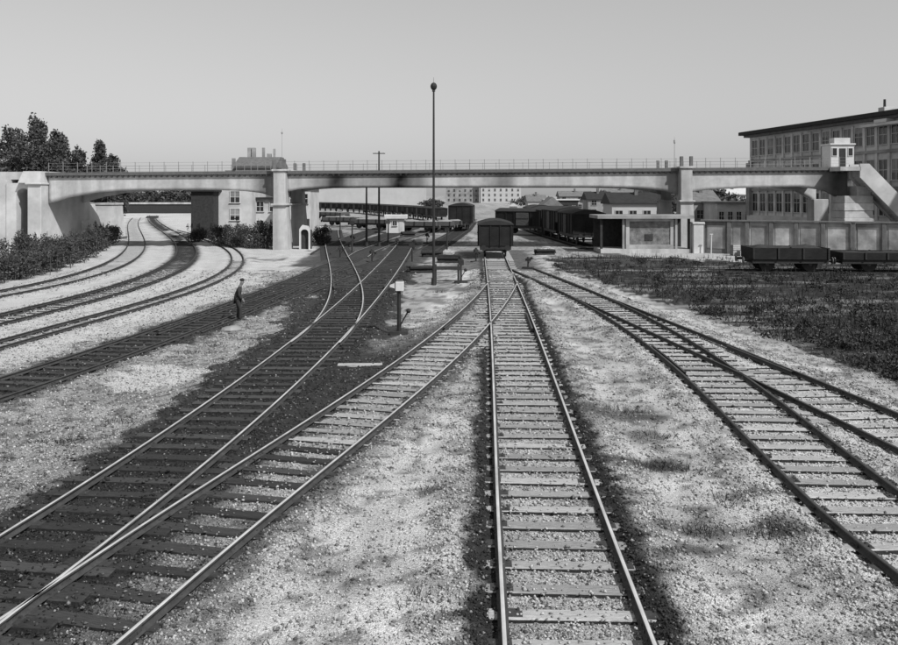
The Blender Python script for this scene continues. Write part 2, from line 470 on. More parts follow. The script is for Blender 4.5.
    # separate oil and soot stains
    for (x, y, rx, ry, v) in ((640, 465, 0.75, 0.45, 0.06), (668, 468, 0.35, 0.3, 0.06), (775, 530, 0.4, 0.25, 0.05), (627, 412, 0.45, 0.5, 0.06), (600, 408, 0.35, 0.35, 0.08), (700, 530, 0.5, 0.35, 0.12),
                              (440, 487, 0.3, 0.2, 0.06), (745, 495, 0.4, 0.3, 0.14), (690, 560, 0.4, 0.2, 0.08), (268, 259, 1.1, 0.8, 0.1), (255, 272, 1.2, 0.5, 0.16), (655, 437, 0.4, 0.3, 0.15), (430, 300, 0.9, 0.8, 0.16), (455, 288, 0.7, 1.2, 0.1), (418, 320, 0.6, 1.0, 0.2)):
        sx, sy = gp(x, y)
        d = np.sqrt(((wx - sx) / rx) ** 2 + ((wy - sy) / ry) ** 2) + (n3 - 0.5) * 1.2
        mix(np.clip(1.25 - d, 0, 1) * 1.6, v, 0.9)
    return np.clip(a, 0.012, 0.6)


def gheight(X, Y):
    z = -0.035 + (fbm(X, Y, 2.4, 91, 3) - 0.5) * 0.06 + (fbm(X, Y, 0.25, 95, 2) - 0.5) * 0.05
    m = np.full(X.shape, 9.0)
    for k in LN: m = np.minimum(m, np.abs(lat(k, X, Y)))
    t = np.clip((m - 1.3) / 0.8, 0, 1)                        # bed of the tracks stays level, just under the sleeper tops
    z = z * t + (1 - t) * (-0.050 + (fbm(X, Y, 6, 99, 2) - 0.5) * 0.024)
    for k, far in (('M', 62), ('F', 44), ('G', 52), ('H', 50), ('E', 80), ('D', 62), ('B', 190), ('A', 170), ('C', 110)):   # ballast heaped over the sleeper ends outside the rails
        d = np.abs(lat(k, X, Y)); g2 = LN[k].g / 2
        b = np.clip((d - g2 - 0.10) / 0.12, 0, 1) * np.clip((g2 + 1.1 - d) / 0.4, 0, 1) * (Y < far)
        if k in 'GH': b = b * np.clip((np.abs(lat('H' if k == 'G' else 'G', X, Y)) - 1.0) / 0.3, 0, 1)
        if k == 'F': b = b * np.clip((np.abs(lat('M', X, Y)) - 1.0) / 0.3, 0, 1) * np.clip((np.abs(lat('E', X, Y)) - 1.0) / 0.3, 0, 1)
        if k == 'M': b = b * np.clip((np.abs(lat('F', X, Y)) - 1.0) / 0.3, 0, 1)
        if k == 'E': b = b * np.clip((np.abs(lat('F', X, Y)) - 1.0) / 0.3, 0, 1) * np.clip((np.abs(lat('E2', X, Y)) - 1.0) / 0.3, 0, 1)
        z = z + b * ((0.092 if k == 'M' else 0.078) + (fbm(X, Y, 5, 77, 2) - 0.5) * 0.03)
    return z


def steps(pairs):
    r = [pairs[0][0]]
    for end, st in pairs[1:]:
        n = max(1, int(round((end - r[-1]) / st)))
        r += list(np.linspace(r[-1], end, n + 1)[1:])
    return np.array(r)


xs = steps([(-4000, 0), (-900, 700), (-300, 150), (-120, 30), (-60, 3), (-26, 0.45), (-12, 0.2), (14, 0.13), (26, 0.25), (60, 0.6), (120, 6), (300, 30), (900, 150), (4000, 700)])
ys = steps([(-60, 0), (0, 12), (6, 1.2), (16, 0.13), (34, 0.2), (80, 0.42), (170, 2), (400, 20), (1200, 130), (6000, 900)])
gx, gy = np.meshgrid(xs, ys)
gz = gheight(gx, gy)
ga = albedo(gx, gy)
nx, ny = len(xs), len(ys)
idx = np.arange(nx * ny).reshape(ny, nx)
fc = np.stack([idx[:-1, :-1], idx[:-1, 1:], idx[1:, 1:], idx[1:, :-1]], -1).reshape(-1, 4)
gm = np_mesh('ground', np.stack([gx, gy, gz], -1).reshape(-1, 3), fc, ['ground'], {'alb': ga.ravel()})
gm.polygons.foreach_set('use_smooth', [True] * len(gm.polygons))
ground = tag(put('ground', gm), kind='structure')

# ------------------------------------------------------------------ loose ballast stones (nobody could count them)
N = 170000
u = rng.random(N)
sy = 7.0 * (52.0 / 7.0) ** (u ** 1.0)
sx = (rng.random(N) * 2 - 1) * (0.58 * sy + 1.5)
md = np.full(N, 9.0)
for k in LN: md = np.minimum(md, np.abs(lat(k, sx, sy)))
keep = (rng.random(N) < np.where(md < 1.7, 1.0, 0.42)) & ((sy < 34) | (md < 1.7))
sx, sy = sx[keep], sy[keep]
n = len(sx)
md = md[keep]
sz = gheight(sx, sy)
on_top = (rng.random(n) < 0.16) & (md < 1.2)               # some lie on the sleepers
sz = np.where(on_top, np.maximum(sz, 0.004), sz)
sr = (0.011 + 0.019 * rng.random(n) ** 2) * (0.8 + sy / 40)
al = albedo(sx, sy) * np.exp(rng.normal(-0.12, 0.6, n))
al = np.clip(np.where(rng.random(n) < 0.10, 0.08 + 0.16 * rng.random(n), al), 0.012, 0.42)
base = np.array([(1, 0, 0), (0, 1, 0), (-1, 0, 0), (0, -1, 0), (0, 0, 1), (0, 0, -0.6)], float)
vv = base[None] * (0.65 + 0.7 * rng.random((n, 6, 1))) + rng.normal(0, 0.16, (n, 6, 3))
an = rng.random(n) * 6.28
ca, sa = np.cos(an)[:, None], np.sin(an)[:, None]
vx = vv[..., 0] * ca - vv[..., 1] * sa; vy = vv[..., 0] * sa + vv[..., 1] * ca
vv = np.stack([vx, vy, vv[..., 2] * 0.75], -1) * sr[:, None, None] + np.stack([sx, sy, sz + sr * 0.25], -1)[:, None]
tri = np.array([(0, 1, 4), (1, 2, 4), (2, 3, 4), (3, 0, 4), (1, 0, 5), (2, 1, 5), (3, 2, 5), (0, 3, 5)])
ff = (tri[None] + (np.arange(n) * 6)[:, None, None]).reshape(-1, 3)
put_st = put('gravel', np_mesh('gravel', vv.reshape(-1, 3), ff, ['stone_bit'], {'alb': np.repeat(al, 6)}))
tag(put_st, 'loose grey ballast stones strewn over the yard and between the sleepers', 'gravel', kind='stuff')

# ------------------------------------------------------------------ railway tracks
PROFILE = [(a_, b_ * 0.69) for a_, b_ in [(-0.06, 0.0), (0.06, 0.0), (0.06, 0.016), (0.012, 0.036), (0.012, 0.098), (0.03, 0.108), (0.03, 0.134), (0.021, 0.142), (-0.021, 0.142), (-0.03, 0.134), (-0.03, 0.108), (-0.012, 0.098), (-0.012, 0.036), (-0.06, 0.016)]]


def rail_mesh(ln, side, y0, y1, org, mats, inset=0.0):
    dy = 0.5 if y1 < 60 else 0.9
    Y = np.linspace(y0, y1, int((y1 - y0) / dy) + 2)
    X = ln(Y); sl = ln.slope(Y); q = np.sqrt(1 + sl ** 2)
    nxv, nyv = 1 / q, -sl / q                                   # unit normal to the right of the line
    off = side * (ln.g / 2 - inset)
    vs = []
    for (u_, w_) in PROFILE:
        vs.append(np.stack([X + (off + u_) * nxv - org[0], Y + (off + u_) * nyv - org[1], np.full(len(Y), RT - 0.098 + w_)], -1))
    vs = np.stack(vs, 1)
    k, m = len(PROFILE), len(Y)
    fs, mi = [], []
    for i in range(m - 1):
        for j in range(k):
            j2 = (j + 1) % k
            fs.append((i * k + j, i * k + j2, (i + 1) * k + j2, (i + 1) * k + j)); mi.append(1 if j == 7 else 0)
    me = np_mesh('rail', vs.reshape(-1, 3), np.array(fs)[:, ::-1], mats)
    me.polygons.foreach_set('material_index', mi)
    return me


def sleeper_mesh(length, matn, seed):
    r = random.Random(seed)
    mb = MB()
    mb.cbox(-length / 2, length / 2, -0.115, 0.115, -0.13, 0.0, 0.014)
    mb.v = [(x + r.uniform(-.012, .012), y + r.uniform(-.01, .01), z + (r.uniform(-.006, .004) if z > -0.1 else 0)) for x, y, z in mb.v]
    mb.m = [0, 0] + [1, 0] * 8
    for sx_ in ((-0.75, 0.75) if length > 2 else (-0.4, 0.4)):     # tie plates and spikes
        mb.box(sx_ - 0.13, sx_ + 0.13, -0.085, 0.085, -0.02, 0.012, 2)
        for a_, b_ in ((-0.085, -0.05), (0.085, 0.05), (-0.085, 0.05)): mb.box(sx_ + a_ - 0.014, sx_ + a_ + 0.014, b_ - 0.014, b_ + 0.014, 0.005, 0.035, 2)
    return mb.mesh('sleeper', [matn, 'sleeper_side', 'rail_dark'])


SL = {}
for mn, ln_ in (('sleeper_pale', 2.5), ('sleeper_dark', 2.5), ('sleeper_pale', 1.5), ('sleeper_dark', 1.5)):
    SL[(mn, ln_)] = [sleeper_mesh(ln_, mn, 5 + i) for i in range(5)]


fp = MB()
for a_ in (-0.034, 0.014):
    fp.box(a_, a_ + 0.02, -0.3, 0.3, RT - 0.07, RT - 0.026)
    for b_ in (-0.22, -0.08, 0.08, 0.22): fp.box(a_ - 0.012, a_ + 0.032, b_ - 0.016, b_ + 0.016, RT - 0.06, RT - 0.036)
FISH = fp.mesh('fishplate', 'rail_worn')
CHECK = {'M': ((30.6, 1),), 'F': ((30.6, -1),), 'E': ((43.7, 1),), 'E2': ((43.7, -1),), 'G': ((23.5, -1),), 'H': ((23.5, 1),)}


def track(k, label, y0, y1, smat, top, skip=(), length=2.5, spacing=0.63, smax=60, extra=0.0):
    ln = LN[k]
    ym = y0 + 0.3
    org = (float(ln(ym)), ym, 0.0)
    t = thing('railway_track', label, 'railway track', org, group='railway tracks of the yard')
    for s in (-1, 1): put('rail', rail_mesh(ln, s, y0, y1, org, ['rail_dark', top]), t)
    if k in 'MFEGH':                                            # fishplates at the rail joints
        for s in (-1, 1):
            for yj in np.arange(y0 + 1.7 + (0.6 if s > 0 else 0), min(y1, 40), 9.0):
                sl = float(ln.slope(yj)); q = math.sqrt(1 + sl * sl); o_ = s * ln.g / 2
                put('fishplate', FISH, t, (float(ln(yj)) + o_ / q - org[0], yj - o_ * sl / q - org[1], 0), (0, 0, -math.atan(sl)))
    for yc, sd_ in CHECK.get(k, ()):                            # check rails facing the crossings
        put('check_rail', rail_mesh(ln, sd_, yc - 1.9, yc + 1.9, org, ['rail_dark', 'rail_worn'], 0.115), t)
    Y = y0 + 0.3
    i = 0
    far = MB()
    while Y < y1 - 0.2:
        sl = float(ln.slope(Y)); X = float(ln(Y))
        q = math.sqrt(1 + sl * sl)
        if not any(abs(float(lat(o, np.array(X), np.array(Y)))) < lim for o, lim in skip):
            dz = (0.010 if k in 'GH' else 0.005) + random.uniform(-0.006, 0.003) - extra
            j = random.uniform(-0.09, 0.09)
            if Y < smax:
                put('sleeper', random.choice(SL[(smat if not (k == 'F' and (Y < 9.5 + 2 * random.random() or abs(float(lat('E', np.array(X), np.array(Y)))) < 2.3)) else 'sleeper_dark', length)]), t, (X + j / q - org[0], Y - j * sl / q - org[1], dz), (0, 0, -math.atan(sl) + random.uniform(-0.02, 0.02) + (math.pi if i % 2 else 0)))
            else:
                c = np.array([X - org[0], Y - org[1]]); ax = np.array([1 / q, -sl / q]); ay = np.array([sl / q, 1 / q])
                b4 = [c + a_ * ax * length / 2 + b_ * ay * 0.115 for a_, b_ in ((-1, -1), (1, -1), (1, 1), (-1, 1))]
                far.add([(p[0], p[1], -0.1) for p in b4] + [(p[0], p[1], dz) for p in b4], [(4, 5, 6, 7), (0, 1, 5, 4), (1, 2, 6, 5), (2, 3, 7, 6), (3, 0, 4, 7)])
        Y += (spacing + random.uniform(-0.04, 0.04)) / q
        i += 1
    if far.v: tag(far.build('far_sleepers', smat, t), kind='stuff')
    return t


track('M', 'straight main track with bright rails leading to the dark van', 6.5, 70, 'sleeper_pale', 'rail_top')
track('F', 'pale-sleepered branch track curving left from the middle main track', 6.5, 44.5, 'sleeper_pale', 'rail_top', skip=(('M', 1.3), ('E', 0.9)), extra=0.008)
track('E', 'dark oil-soaked track with two bright rails crossing the left foreground', 6.5, 80, 'sleeper_dark', 'rail_top')
track('E2', 'dark track bending away left toward the bridge from the oil-soaked track', 26, 112, 'sleeper_dark', 'rail_top', skip=(('E', 1.3),), extra=0.012)
track('G', 'dark-railed track running to the lower right corner', 6.5, 52, 'sleeper_pale', 'rail_worn')
track('H', 'dark-railed track curving off beside the weedy field at the right edge', 8.5, 52.5, 'sleeper_pale', 'rail_worn', skip=(('G', 1.3),), extra=0.012)
track('D', 'dark cinder-covered track sloping from the left edge toward the bridge pier', 15, 62, 'sleeper_dark', 'rail_worn')
track('D2', 'dark connecting track slanting between the cinder track and the oil-soaked track', 28, 63, 'sleeper_dark', 'rail_worn', skip=(('D', 1.3), ('E', 1.3)), extra=0.012)
track('C', 'narrow-gauge curved track, nearest of the three on the pale left ground', 20, 110, 'sleeper_pale', 'rail_worn', length=1.5, extra=0.022)
track('B', 'broad dark curved track, middle one of three on the pale left ground', 26, 190, 'sleeper_dark', 'rail_worn', extra=0.026)
track('A', 'curved track beside the left bushes, farthest of three on the pale ground', 30, 170, 'sleeper_pale', 'rail_worn', extra=0.03)
track('I', 'far siding left of the dark van, seen beyond the tall mast', 66, 145, 'sleeper_dark', 'rail_worn')
track('P', 'dark far track from the crossing toward the white hut and mast', 62, 130, 'sleeper_dark', 'rail_top', skip=(('E2', 1.3), ('E', 1.3), ('I', 1.3)), extra=0.006)
track('Q', 'dark far track slanting right from beside the left pier', 66, 130, 'sleeper_dark', 'rail_worn', skip=(('E2', 1.3), ('P', 1.3), ('J', 1.3)), extra=0.014)
track('J', 'far siding passing beside the small white hut', 76, 160, 'sleeper_dark', 'rail_worn')
track('K', 'far siding under the row of wagons right of the dark van', 73, 165, 'sleeper_dark', 'rail_worn')

# ------------------------------------------------------------------ leaf clouds, trees, bushes
def leaves(blobs, n, size, seed, shell=0.55):
    """leaf-sized quads spread through blobs (x, y, z, rx, ry, rz)"""
    r = np.random.default_rng(seed)
    b = np.array(blobs, float)
    w = b[:, 3] * b[:, 4] + b[:, 3] * b[:, 5]; w /= w.sum()
    i = r.choice(len(b), n, p=w)
    d = r.normal(size=(n, 3)); d /= np.linalg.norm(d, axis=1)[:, None]
    rad = shell + (1.08 - shell) * r.random(n) ** 0.7
    c = b[i, :3] + d * rad[:, None] * b[i, 3:]
    c += r.normal(0, size * 0.7, (n, 3))
    a = r.normal(size=(n, 3)); a /= np.linalg.norm(a, axis=1)[:, None]
    e = np.cross(a, r.normal(size=(n, 3))); e /= np.linalg.norm(e, axis=1)[:, None]
    s_ = size * (0.5 + r.random(n))[:, None]
    v = np.stack([c - a * s_, c + e * s_ * 0.55, c + a * s_, c - e * s_ * 0.55], 1).reshape(-1, 3)
    f = np.arange(n * 4).reshape(n, 4)
    return v, f


def tree(name, label, X, Y, top, rad, seed, base=0.0, n=5200, leafm='leaf', conifer=False, size=0.17, group=None):
    r = random.Random(seed)
    t = thing(name, label, 'tree', (X, Y, base), group=group)
    h = top - base
    mb = MB()
    mb.tube((0, 0, -0.2), (0.1, 0, h * 0.45), 0.22, 0.15).tube((0.1, 0, h * 0.45), (0.0, 0.1, h * 0.9), 0.15, 0.03)
    blobs = []
    lo = h * 0.3
    for k in range(13):
        q = k / 12
        z = lo + (h - lo) * (0.06 + 0.88 * q)
        wr = rad * ((1.05 - q * 0.9) if conifer else (0.55 + 0.55 * math.sin(math.pi * min(1, q * 0.9 + 0.15))) * (1.0 - 0.55 * q ** 3))
        a = k * 2.4 + r.uniform(-.4, .4)
        d = wr * 0.55
        x, y = d * math.cos(a), d * math.sin(a)
        mb.tube((0, 0, z * 0.72), (x, y, z), 0.07, 0.02, 5)
        blobs.append((x, y, z, wr * 0.55, wr * 0.55, (h - lo) * r.uniform(0.09, 0.14)))
    blobs.append((0, 0, h * 0.93, rad * 0.22, rad * 0.22, h * 0.07))
    mb.build('trunk', 'bark', t)
    v, f = leaves(blobs, n, size, seed)
    put('crown', np_mesh('crown', v, f, [leafm]), t)
    return t


def bush(label, X, Y, h, rad, seed, n=2200, group=None, leafm='leaf', stalks=5):
    r = random.Random(seed)
    t = thing('bush', label, 'bush', (X, Y, -0.03), group=group)
    mb = MB(); blobs = []
    for k in range(7):
        a = r.uniform(0, 6.28); d = rad * r.uniform(0.1, 0.7); z = h * r.uniform(0.25, 0.75)
        x, y = d * math.cos(a), d * math.sin(a)
        mb.tube((x * 0.3, y * 0.3, -0.05), (x, y, z), 0.03, 0.012, 5)
        blobs.append((x, y, z, rad * r.uniform(0.35, 0.55), rad * r.uniform(0.35, 0.55), h * r.uniform(0.18, 0.3)))
    for k in range(stalks):
        a = r.uniform(0, 6.28); d = rad * r.uniform(0.2, 0.9)
        x, y, z = d * math.cos(a), d * math.sin(a), h * r.uniform(0.85, 1.25)
        mb.tube((x, y, -0.05), (x + r.uniform(-.1, .1), y, z), 0.022, 0.01, 5)
        blobs.append((x, y, z * 0.8, 0.13, 0.13, h * 0.22))
    blobs.append((0, 0, h * 0.25, rad * 0.8, rad * 0.8, h * 0.25))
    mb.build('stems', 'bark', t)
    v, f = leaves(blobs, int(n * 1.7), 0.062, seed, 0.25)
    put('foliage', np_mesh('foliage', v, f, [leafm]), t)
    return t


# ------------------------------------------------------------------ the concrete road bridge
BX, BY, BS, BG = (282 - CX) * 73.0 / F, 73.0, 0.02, 0.0066
BA = math.atan(BS); bc, bs_ = math.cos(BA), math.sin(BA)


def bu(x):
    k = (x - CX) / F
    return (BY * k - BX) / (bc + k * bs_)


def bz(x, y):
    return HC - (y - YH) * (BY - bu(x) * bs_) / F - BG * bu(x)


bridge = thing('road_bridge', 'long pale concrete road bridge on piers spanning the whole yard', 'bridge', (BX, BY, 0), -BA)
bridge.rotation_euler[1] = -math.atan(BG)                     # the road climbs gently to the right
ZT = 6.64                                                      # top of the deck
ZG = 6.46                                                      # underside of the deck slab / top of the girders
WB = 7.0                                                       # depth of the bridge


def girder(xys, v0, v1, soot_shade=()):
    us = np.arange(bu(xys[0][0]), bu(xys[-1][0]) + 1e-6, 0.3)
    us[-1] = bu(xys[-1][0])
    zb = np.interp(us, [bu(x) for x, y in xys], [bz(x, y) for x, y in xys])
    R = 7
    q = np.linspace(0, 1, R)
    Z = zb[:, None] * (1 - q) + ZG * q
    n_ = len(us)
    al = np.ones((n_, R))
    for (x, w, d, lowz) in soot_shade:  # smoke soot and painted cast shadows both darken the girder colour
        k = np.exp(-((us - bu(x)) / w) ** 2)[:, None] * np.clip(1.25 - q[None] * lowz, 0, 1)
        al *= 1 - d * np.clip(k * (0.75 + 0.5 * fbm(us[:, None] * np.ones(R), Z, 1.3, 5)), 0, 1)
    fr = np.stack([np.repeat(us[:, None], R, 1), np.full((n_, R), v0), Z], -1).reshape(-1, 3)
    bk = np.stack([np.repeat(us[:, None], R, 1), np.full((n_, R), v1), Z], -1).reshape(-1, 3)
    o = n_ * R
    fs = []
    for i in range(n_ - 1):
        for j in range(R - 1):
            a = i * R + j
            fs.append((a, a + R, a + R + 1, a + 1)); fs.append((o + a, o + a + 1, o + a + R + 1, o + a + R))
        fs.append((i * R, o + i * R, o + (i + 1) * R, (i + 1) * R))
        e = R - 1
        fs.append((i * R + e, (i + 1) * R + e, o + (i + 1) * R + e, o + i * R + e))
    for i in (0, n_ - 1):
        for j in range(R - 1):
            a = i * R + j; f4 = (a, a + 1, o + a + 1, o + a)
            fs.append(f4 if i == 0 else f4[::-1])
    put('girder', np_mesh('girder', np.concatenate([fr, bk]), np.array(fs), ['fascia_attr'], {'alb': np.concatenate([al.ravel(), al.ravel()])}), bridge)


M['fascia_attr'] = mat('soot_shade_girder_concrete', 0.46, 0.84, 1.12, 2.2, bump=0.12, attr='alb', stain=(0.9, 0.72, (1, 1, 0.12)))
SPANS = [([(49, 203), (70, 197), (95, 192.5), (130, 190), (205, 189.5), (245, 191), (262, 193), (277, 198)], [(264, 1.0, 0.65, 0.2), (170, 2.0, 0.2, 0.6)]),  # first entry paints the left pier's cast shadow onto the girder
         ([(287, 191.5), (300, 189), (322, 187.5), (360, 187), (600, 187), (640, 188), (660, 190), (678.5, 194)], [(337, 0.95, 1.0, 0.45), (323, 1.6, 0.5, 0.6), (400, 1.3, 1.0, 0.4), (418, 1.2, 0.45, 0.5), (368, 1.8, 0.3, 0.6), (502, 1.1, 0.6, 0.2), (668, 0.9, 0.5, 0.3)]),  # smoke soot; last entry paints the right pier's cast shadow
         ([(690, 192.5), (705, 190), (740, 188), (800, 186.5), (825, 190), (838, 197), (848, 203)], [(838, 1.2, 0.85, 0.2), (822, 1.0, 0.4, 0.5)])]  # cast shadow of stair and landing painted into the girder end
for xy, so in SPANS:
    girder(xy, 0.0, 0.5, so)
    girder(xy, WB - 0.5, WB)
u0, u1 = bu(47), bu(852)
MB().box(u0, u1, -0.22, WB + 0.22, ZG, ZT).build('deck', 'concrete', bridge)
for va, vb in ((-0.30, -0.225), (WB + 0.225, WB + 0.30)):
    MB().box(u0, u1, va, vb, ZG - 0.06, ZT + 0.03).build('deck_edge', 'iron_mid', bridge)
bk = MB().prism_x([(-0.21, ZG - 0.12), (-0.003, ZG - 0.26), (-0.003, ZG - 0.002), (-0.21, ZG - 0.002)], -0.08, 0.08).mesh('bracket', 'dark_conc')
uu = u0 + 0.4
while uu < u1 - 0.2:
    put('bracket', bk, bridge, (uu, 0, 0)); uu += 0.48
post = MB().box(-0.02, 0.02, -0.02, 0.02, 0, 0.84).ball((0, 0, 0.86), 0.032, 6, 4).mesh('railing_post', 'rail_paint')
for v in (-0.2, WB + 0.2):
    uu = u0 + 0.3
    while uu < u1 - 0.2:
        put('railing_post', post, bridge, (uu, v, ZT)); uu += 1.25
    for zz in (0.3, 0.56, 0.82):
        MB().tube((u0 + 0.3, v, ZT + zz), (u1 - 0.3, v, ZT + zz), 0.009, n=5).build('railing_bar', 'rail_paint', bridge)
# piers, proud of the girders
for (xa, xb, ba, bb, yl) in ((276, 288, 276, 291.5, 203.5), (678.5, 690, 677.5, 692, 200)):
    ua, ub, uc, ud = bu(xa), bu(xb), bu(ba), bu(bb)
    zl = bz(xa, yl)
    p = MB().cbox(ua, ub, -0.95, 0.6, zl + 0.004, ZT - 0.002, 0.04).build('pier_head', 'concrete', bridge)
    MB().cbox(ua, ub, WB - 0.6, WB + 0.95, zl + 0.004, ZT - 0.002, 0.04).build('pier_head', 'concrete', bridge)
    MB().cbox(ua - 0.12, ub + 0.12, -1.08, WB + 1.08, ZT, ZT + 0.16, 0.03).build('pier_cap', 'concrete', p)
    for v in (-1.0, WB + 0.8):
        MB().cbox(ua - 0.05, ua + 0.22, v, v + 0.25, ZT + 0.162, ZT + 1.0, 0.03).build('parapet_post', 'dark_conc', p)
        MB().cbox(ub - 0.22, ub + 0.05, v, v + 0.25, ZT + 0.162, ZT + 1.0, 0.03).build('parapet_post', 'dark_conc', p)
    MB().cbox(ua - 0.18, ub + 0.18, -1.2, WB + 1.2, zl - 0.14, zl, 0.03).build('pier_ledge', 'concrete', bridge)
    for va, vb in ((-1.2, 0.7), (WB - 0.7, WB + 1.2)):
        MB().taper((uc, ud, va, vb), (ua - 0.02, ub + 0.05, va + 0.22, vb - 0.22), -0.12, zl - 0.142).build('pier_shaft', 'concrete', bridge)

# right end: coursed stone abutment, stair and kiosk
ua, ub = bu(837), bu(865)
zz = -0.1
k = 0
while zz < 4.2:
    h = 0.62
    o = 0.05 * (k % 2) + (0.0 if zz > 1 else 0.1)
    MB().cbox(ua - o, ub + o, -1.5 - o, 1.1, zz, zz + h - 0.02, 0.025).build('abutment_course', 'stone', bridge)
    zz += h; k += 1
MB().cbox(bu(851), bu(865), -1.2, 0.9, zz - 0.02, bz(858, 186), 0.04).build('abutment_block', 'stone', bridge)
MB().cbox(bu(842), bu(858), WB - 1.2, WB + 0.4, -0.1, bz(848, 203) + 0.3, 0.04).build('rear_support', 'concrete', bridge)
stair = thing('stairway', 'pale concrete stair with solid parapet descending from the right bridge end', 'stairs', (BX + bu(847) * bc, BY - bu(847) * bs_, BG * bu(847)), -BA)
sl_ = math.tan(math.radians(46))
L = ZT / sl_
V0, V1 = -2.2, -0.32
for v in (V0 - 0.2, V1 - 0.22):
    MB().prism_y([(0.0, ZT - 0.9), (0.1, ZT - 1.0), (0.1 + (ZT - 0.85) / sl_, -0.15), (L + 0.9, -0.15), (L + 0.9, 0.05), (0.75, ZT + 0.22), (0.0, ZT + 0.22)], v, v + 0.2).build('stair_parapet', 'plaster', stair)
ns = 38
for i in range(ns):
    x = 0.1 + (L + 0.2) * i / ns
    MB().box(x, x + (L + 0.2) / ns + 0.02, V0 + 0.002, V1 - 0.222, max(-0.15, ZT - 0.5 - x * sl_ - 0.25), ZT - (i + 1) * ZT / ns).build('step', 'concrete', stair)
MB().box(-1.6, 0.06, V0 - 0.2, -0.32, ZT - 0.35, ZT - 0.02).build('landing', 'concrete', stair)

ku0, ku1 = bu(832.5), bu(856)
kw = ku1 - ku0
kx, ky = BX + (ku0 + kw / 2) * bc + 0.35 * bs_, BY - (ku0 + kw / 2) * bs_ + 0.35 * bc
kiosk = thing('kiosk', 'small white kiosk with two windows and a door on the right bridge end', 'kiosk', (kx, ky, ZT + BG * ku0 + 0.012), -BA)
w2 = kw / 2
MB().cbox(-w2, w2, 0, 1.8, 0, 1.92, 0.02).build('wall', 'white', kiosk)
MB().cbox(-w2 - 0.1, w2 + 0.1, -0.12, 1.92, 1.922, 2.04, 0.02).build('roof', 'white', kiosk)
MB().cbox(-w2 + 0.5, w2 - 0.1, 0.5, 1.5, 2.042, 2.55, 0.02).build('roof_box', 'plaster', kiosk)
for a, b in ((-w2 + 0.14, -w2 + 0.50), (w2 - 0.50, w2 - 0.14)):
    f = MB().box(a - 0.05, b + 0.05, -0.05, -0.003, 0.95, 1.68).build('window_frame', 'white', kiosk)
    MB().box(a, b, -0.056, -0.052, 1.0, 1.63).build('pane', 'glass', f)
dr = MB().box(-0.27, 0.27, -0.04, -0.003, 0.0, 1.62).build('door', 'wood_dark', kiosk)
MB().box(0.15, 0.19, -0.075, -0.042, 0.75, 0.79).build('handle', 'iron_mid', dr)

# left end: abutment tower, wing walls
la = thing('bridge_abutment', 'white stone abutment tower with small arch at the left bridge end', 'abutment', (BX + bu(41) * bc, BY - bu(41) * bs_, 0), -BA)
q = lambda x: bu(x) - bu(41)
MB().cbox(q(34.5), q(48), -1.2, WB + 1.2, -0.1, bz(41, 186), 0.04).build('pillar', 'plaster', la)
MB().cbox(q(33), q(49), -1.4, WB + 1.4, bz(41, 186), bz(41, 184.5), 0.03).build('cornice', 'plaster', la)
MB().taper((q(25), q(47.5), -1.2, WB + 1.2), (q(29), q(46.5), -1.0, WB + 1), bz(41, 184.5), bz(41, 173)).build('parapet_block', 'plaster', la)
ar = []
cxa, ra, za = q(27), 0.62, bz(27, 197)
for i in range(9):
    t_ = math.pi * i / 8
    ar.append((cxa + ra * math.cos(t_), za + ra * math.sin(t_)))
top_ = bz(41, 184.6)
poly = [(q(34.4), 0), (q(34.4), top_), (q(10), top_), (q(10), 0), (cxa - ra, 0)] + ar[::-1] + [(cxa + ra, 0)]
MB().prism_y(poly[::-1], -0.6, WB).build('arch_wall', 'plaster', la)
MB().box(q(-60), q(9.9), -0.5, WB, -0.1, top_ + 0.3).build('approach_wall', 'plaster', la)
MB().box(q(-60), q(33), 0.2, WB - 0.4, top_ + 0.31, ZT - 0.02).build('approach_deck', 'concrete', la)
X0, Y0 = gp(66, 244)
wg = thing('wing_wall', 'sloping white wing wall under the left bridge span', 'wall', (X0, Y0, 0), -BA)
MB().prism_y([(-1.9, -0.1), (2.2, -0.1), (0.95, 3.75), (-1.9, 4.0)], 0, 4.0).build('wall', 'plaster', wg)
MB().prism_y([(-1.9, 4.003), (0.95, 3.753), (0.98, 3.85), (-1.9, 4.1)], -0.1, 4.1).build('coping', 'concrete', wg)
X0, Y0 = gp(102, 240)
wg = thing('stone_buttress', 'tapered white block standing beneath the left bridge span', 'buttress', (X0, Y0, 0), -BA)
MB().taper((-1.25, 1.25, 0, 3.0), (-1.0, 1.0, 0.3, 2.7), -0.1, 3.6).build('block', 'plaster', wg)
MB().cbox(-1.1, 1.1, 0.2, 2.8, 3.602, 3.8, 0.03).build('cap', 'concrete', wg)
MB().box(-1.35, 1.35, -0.12, 3.1, -0.1, 0.25).build('plinth', 'dark_conc', wg)


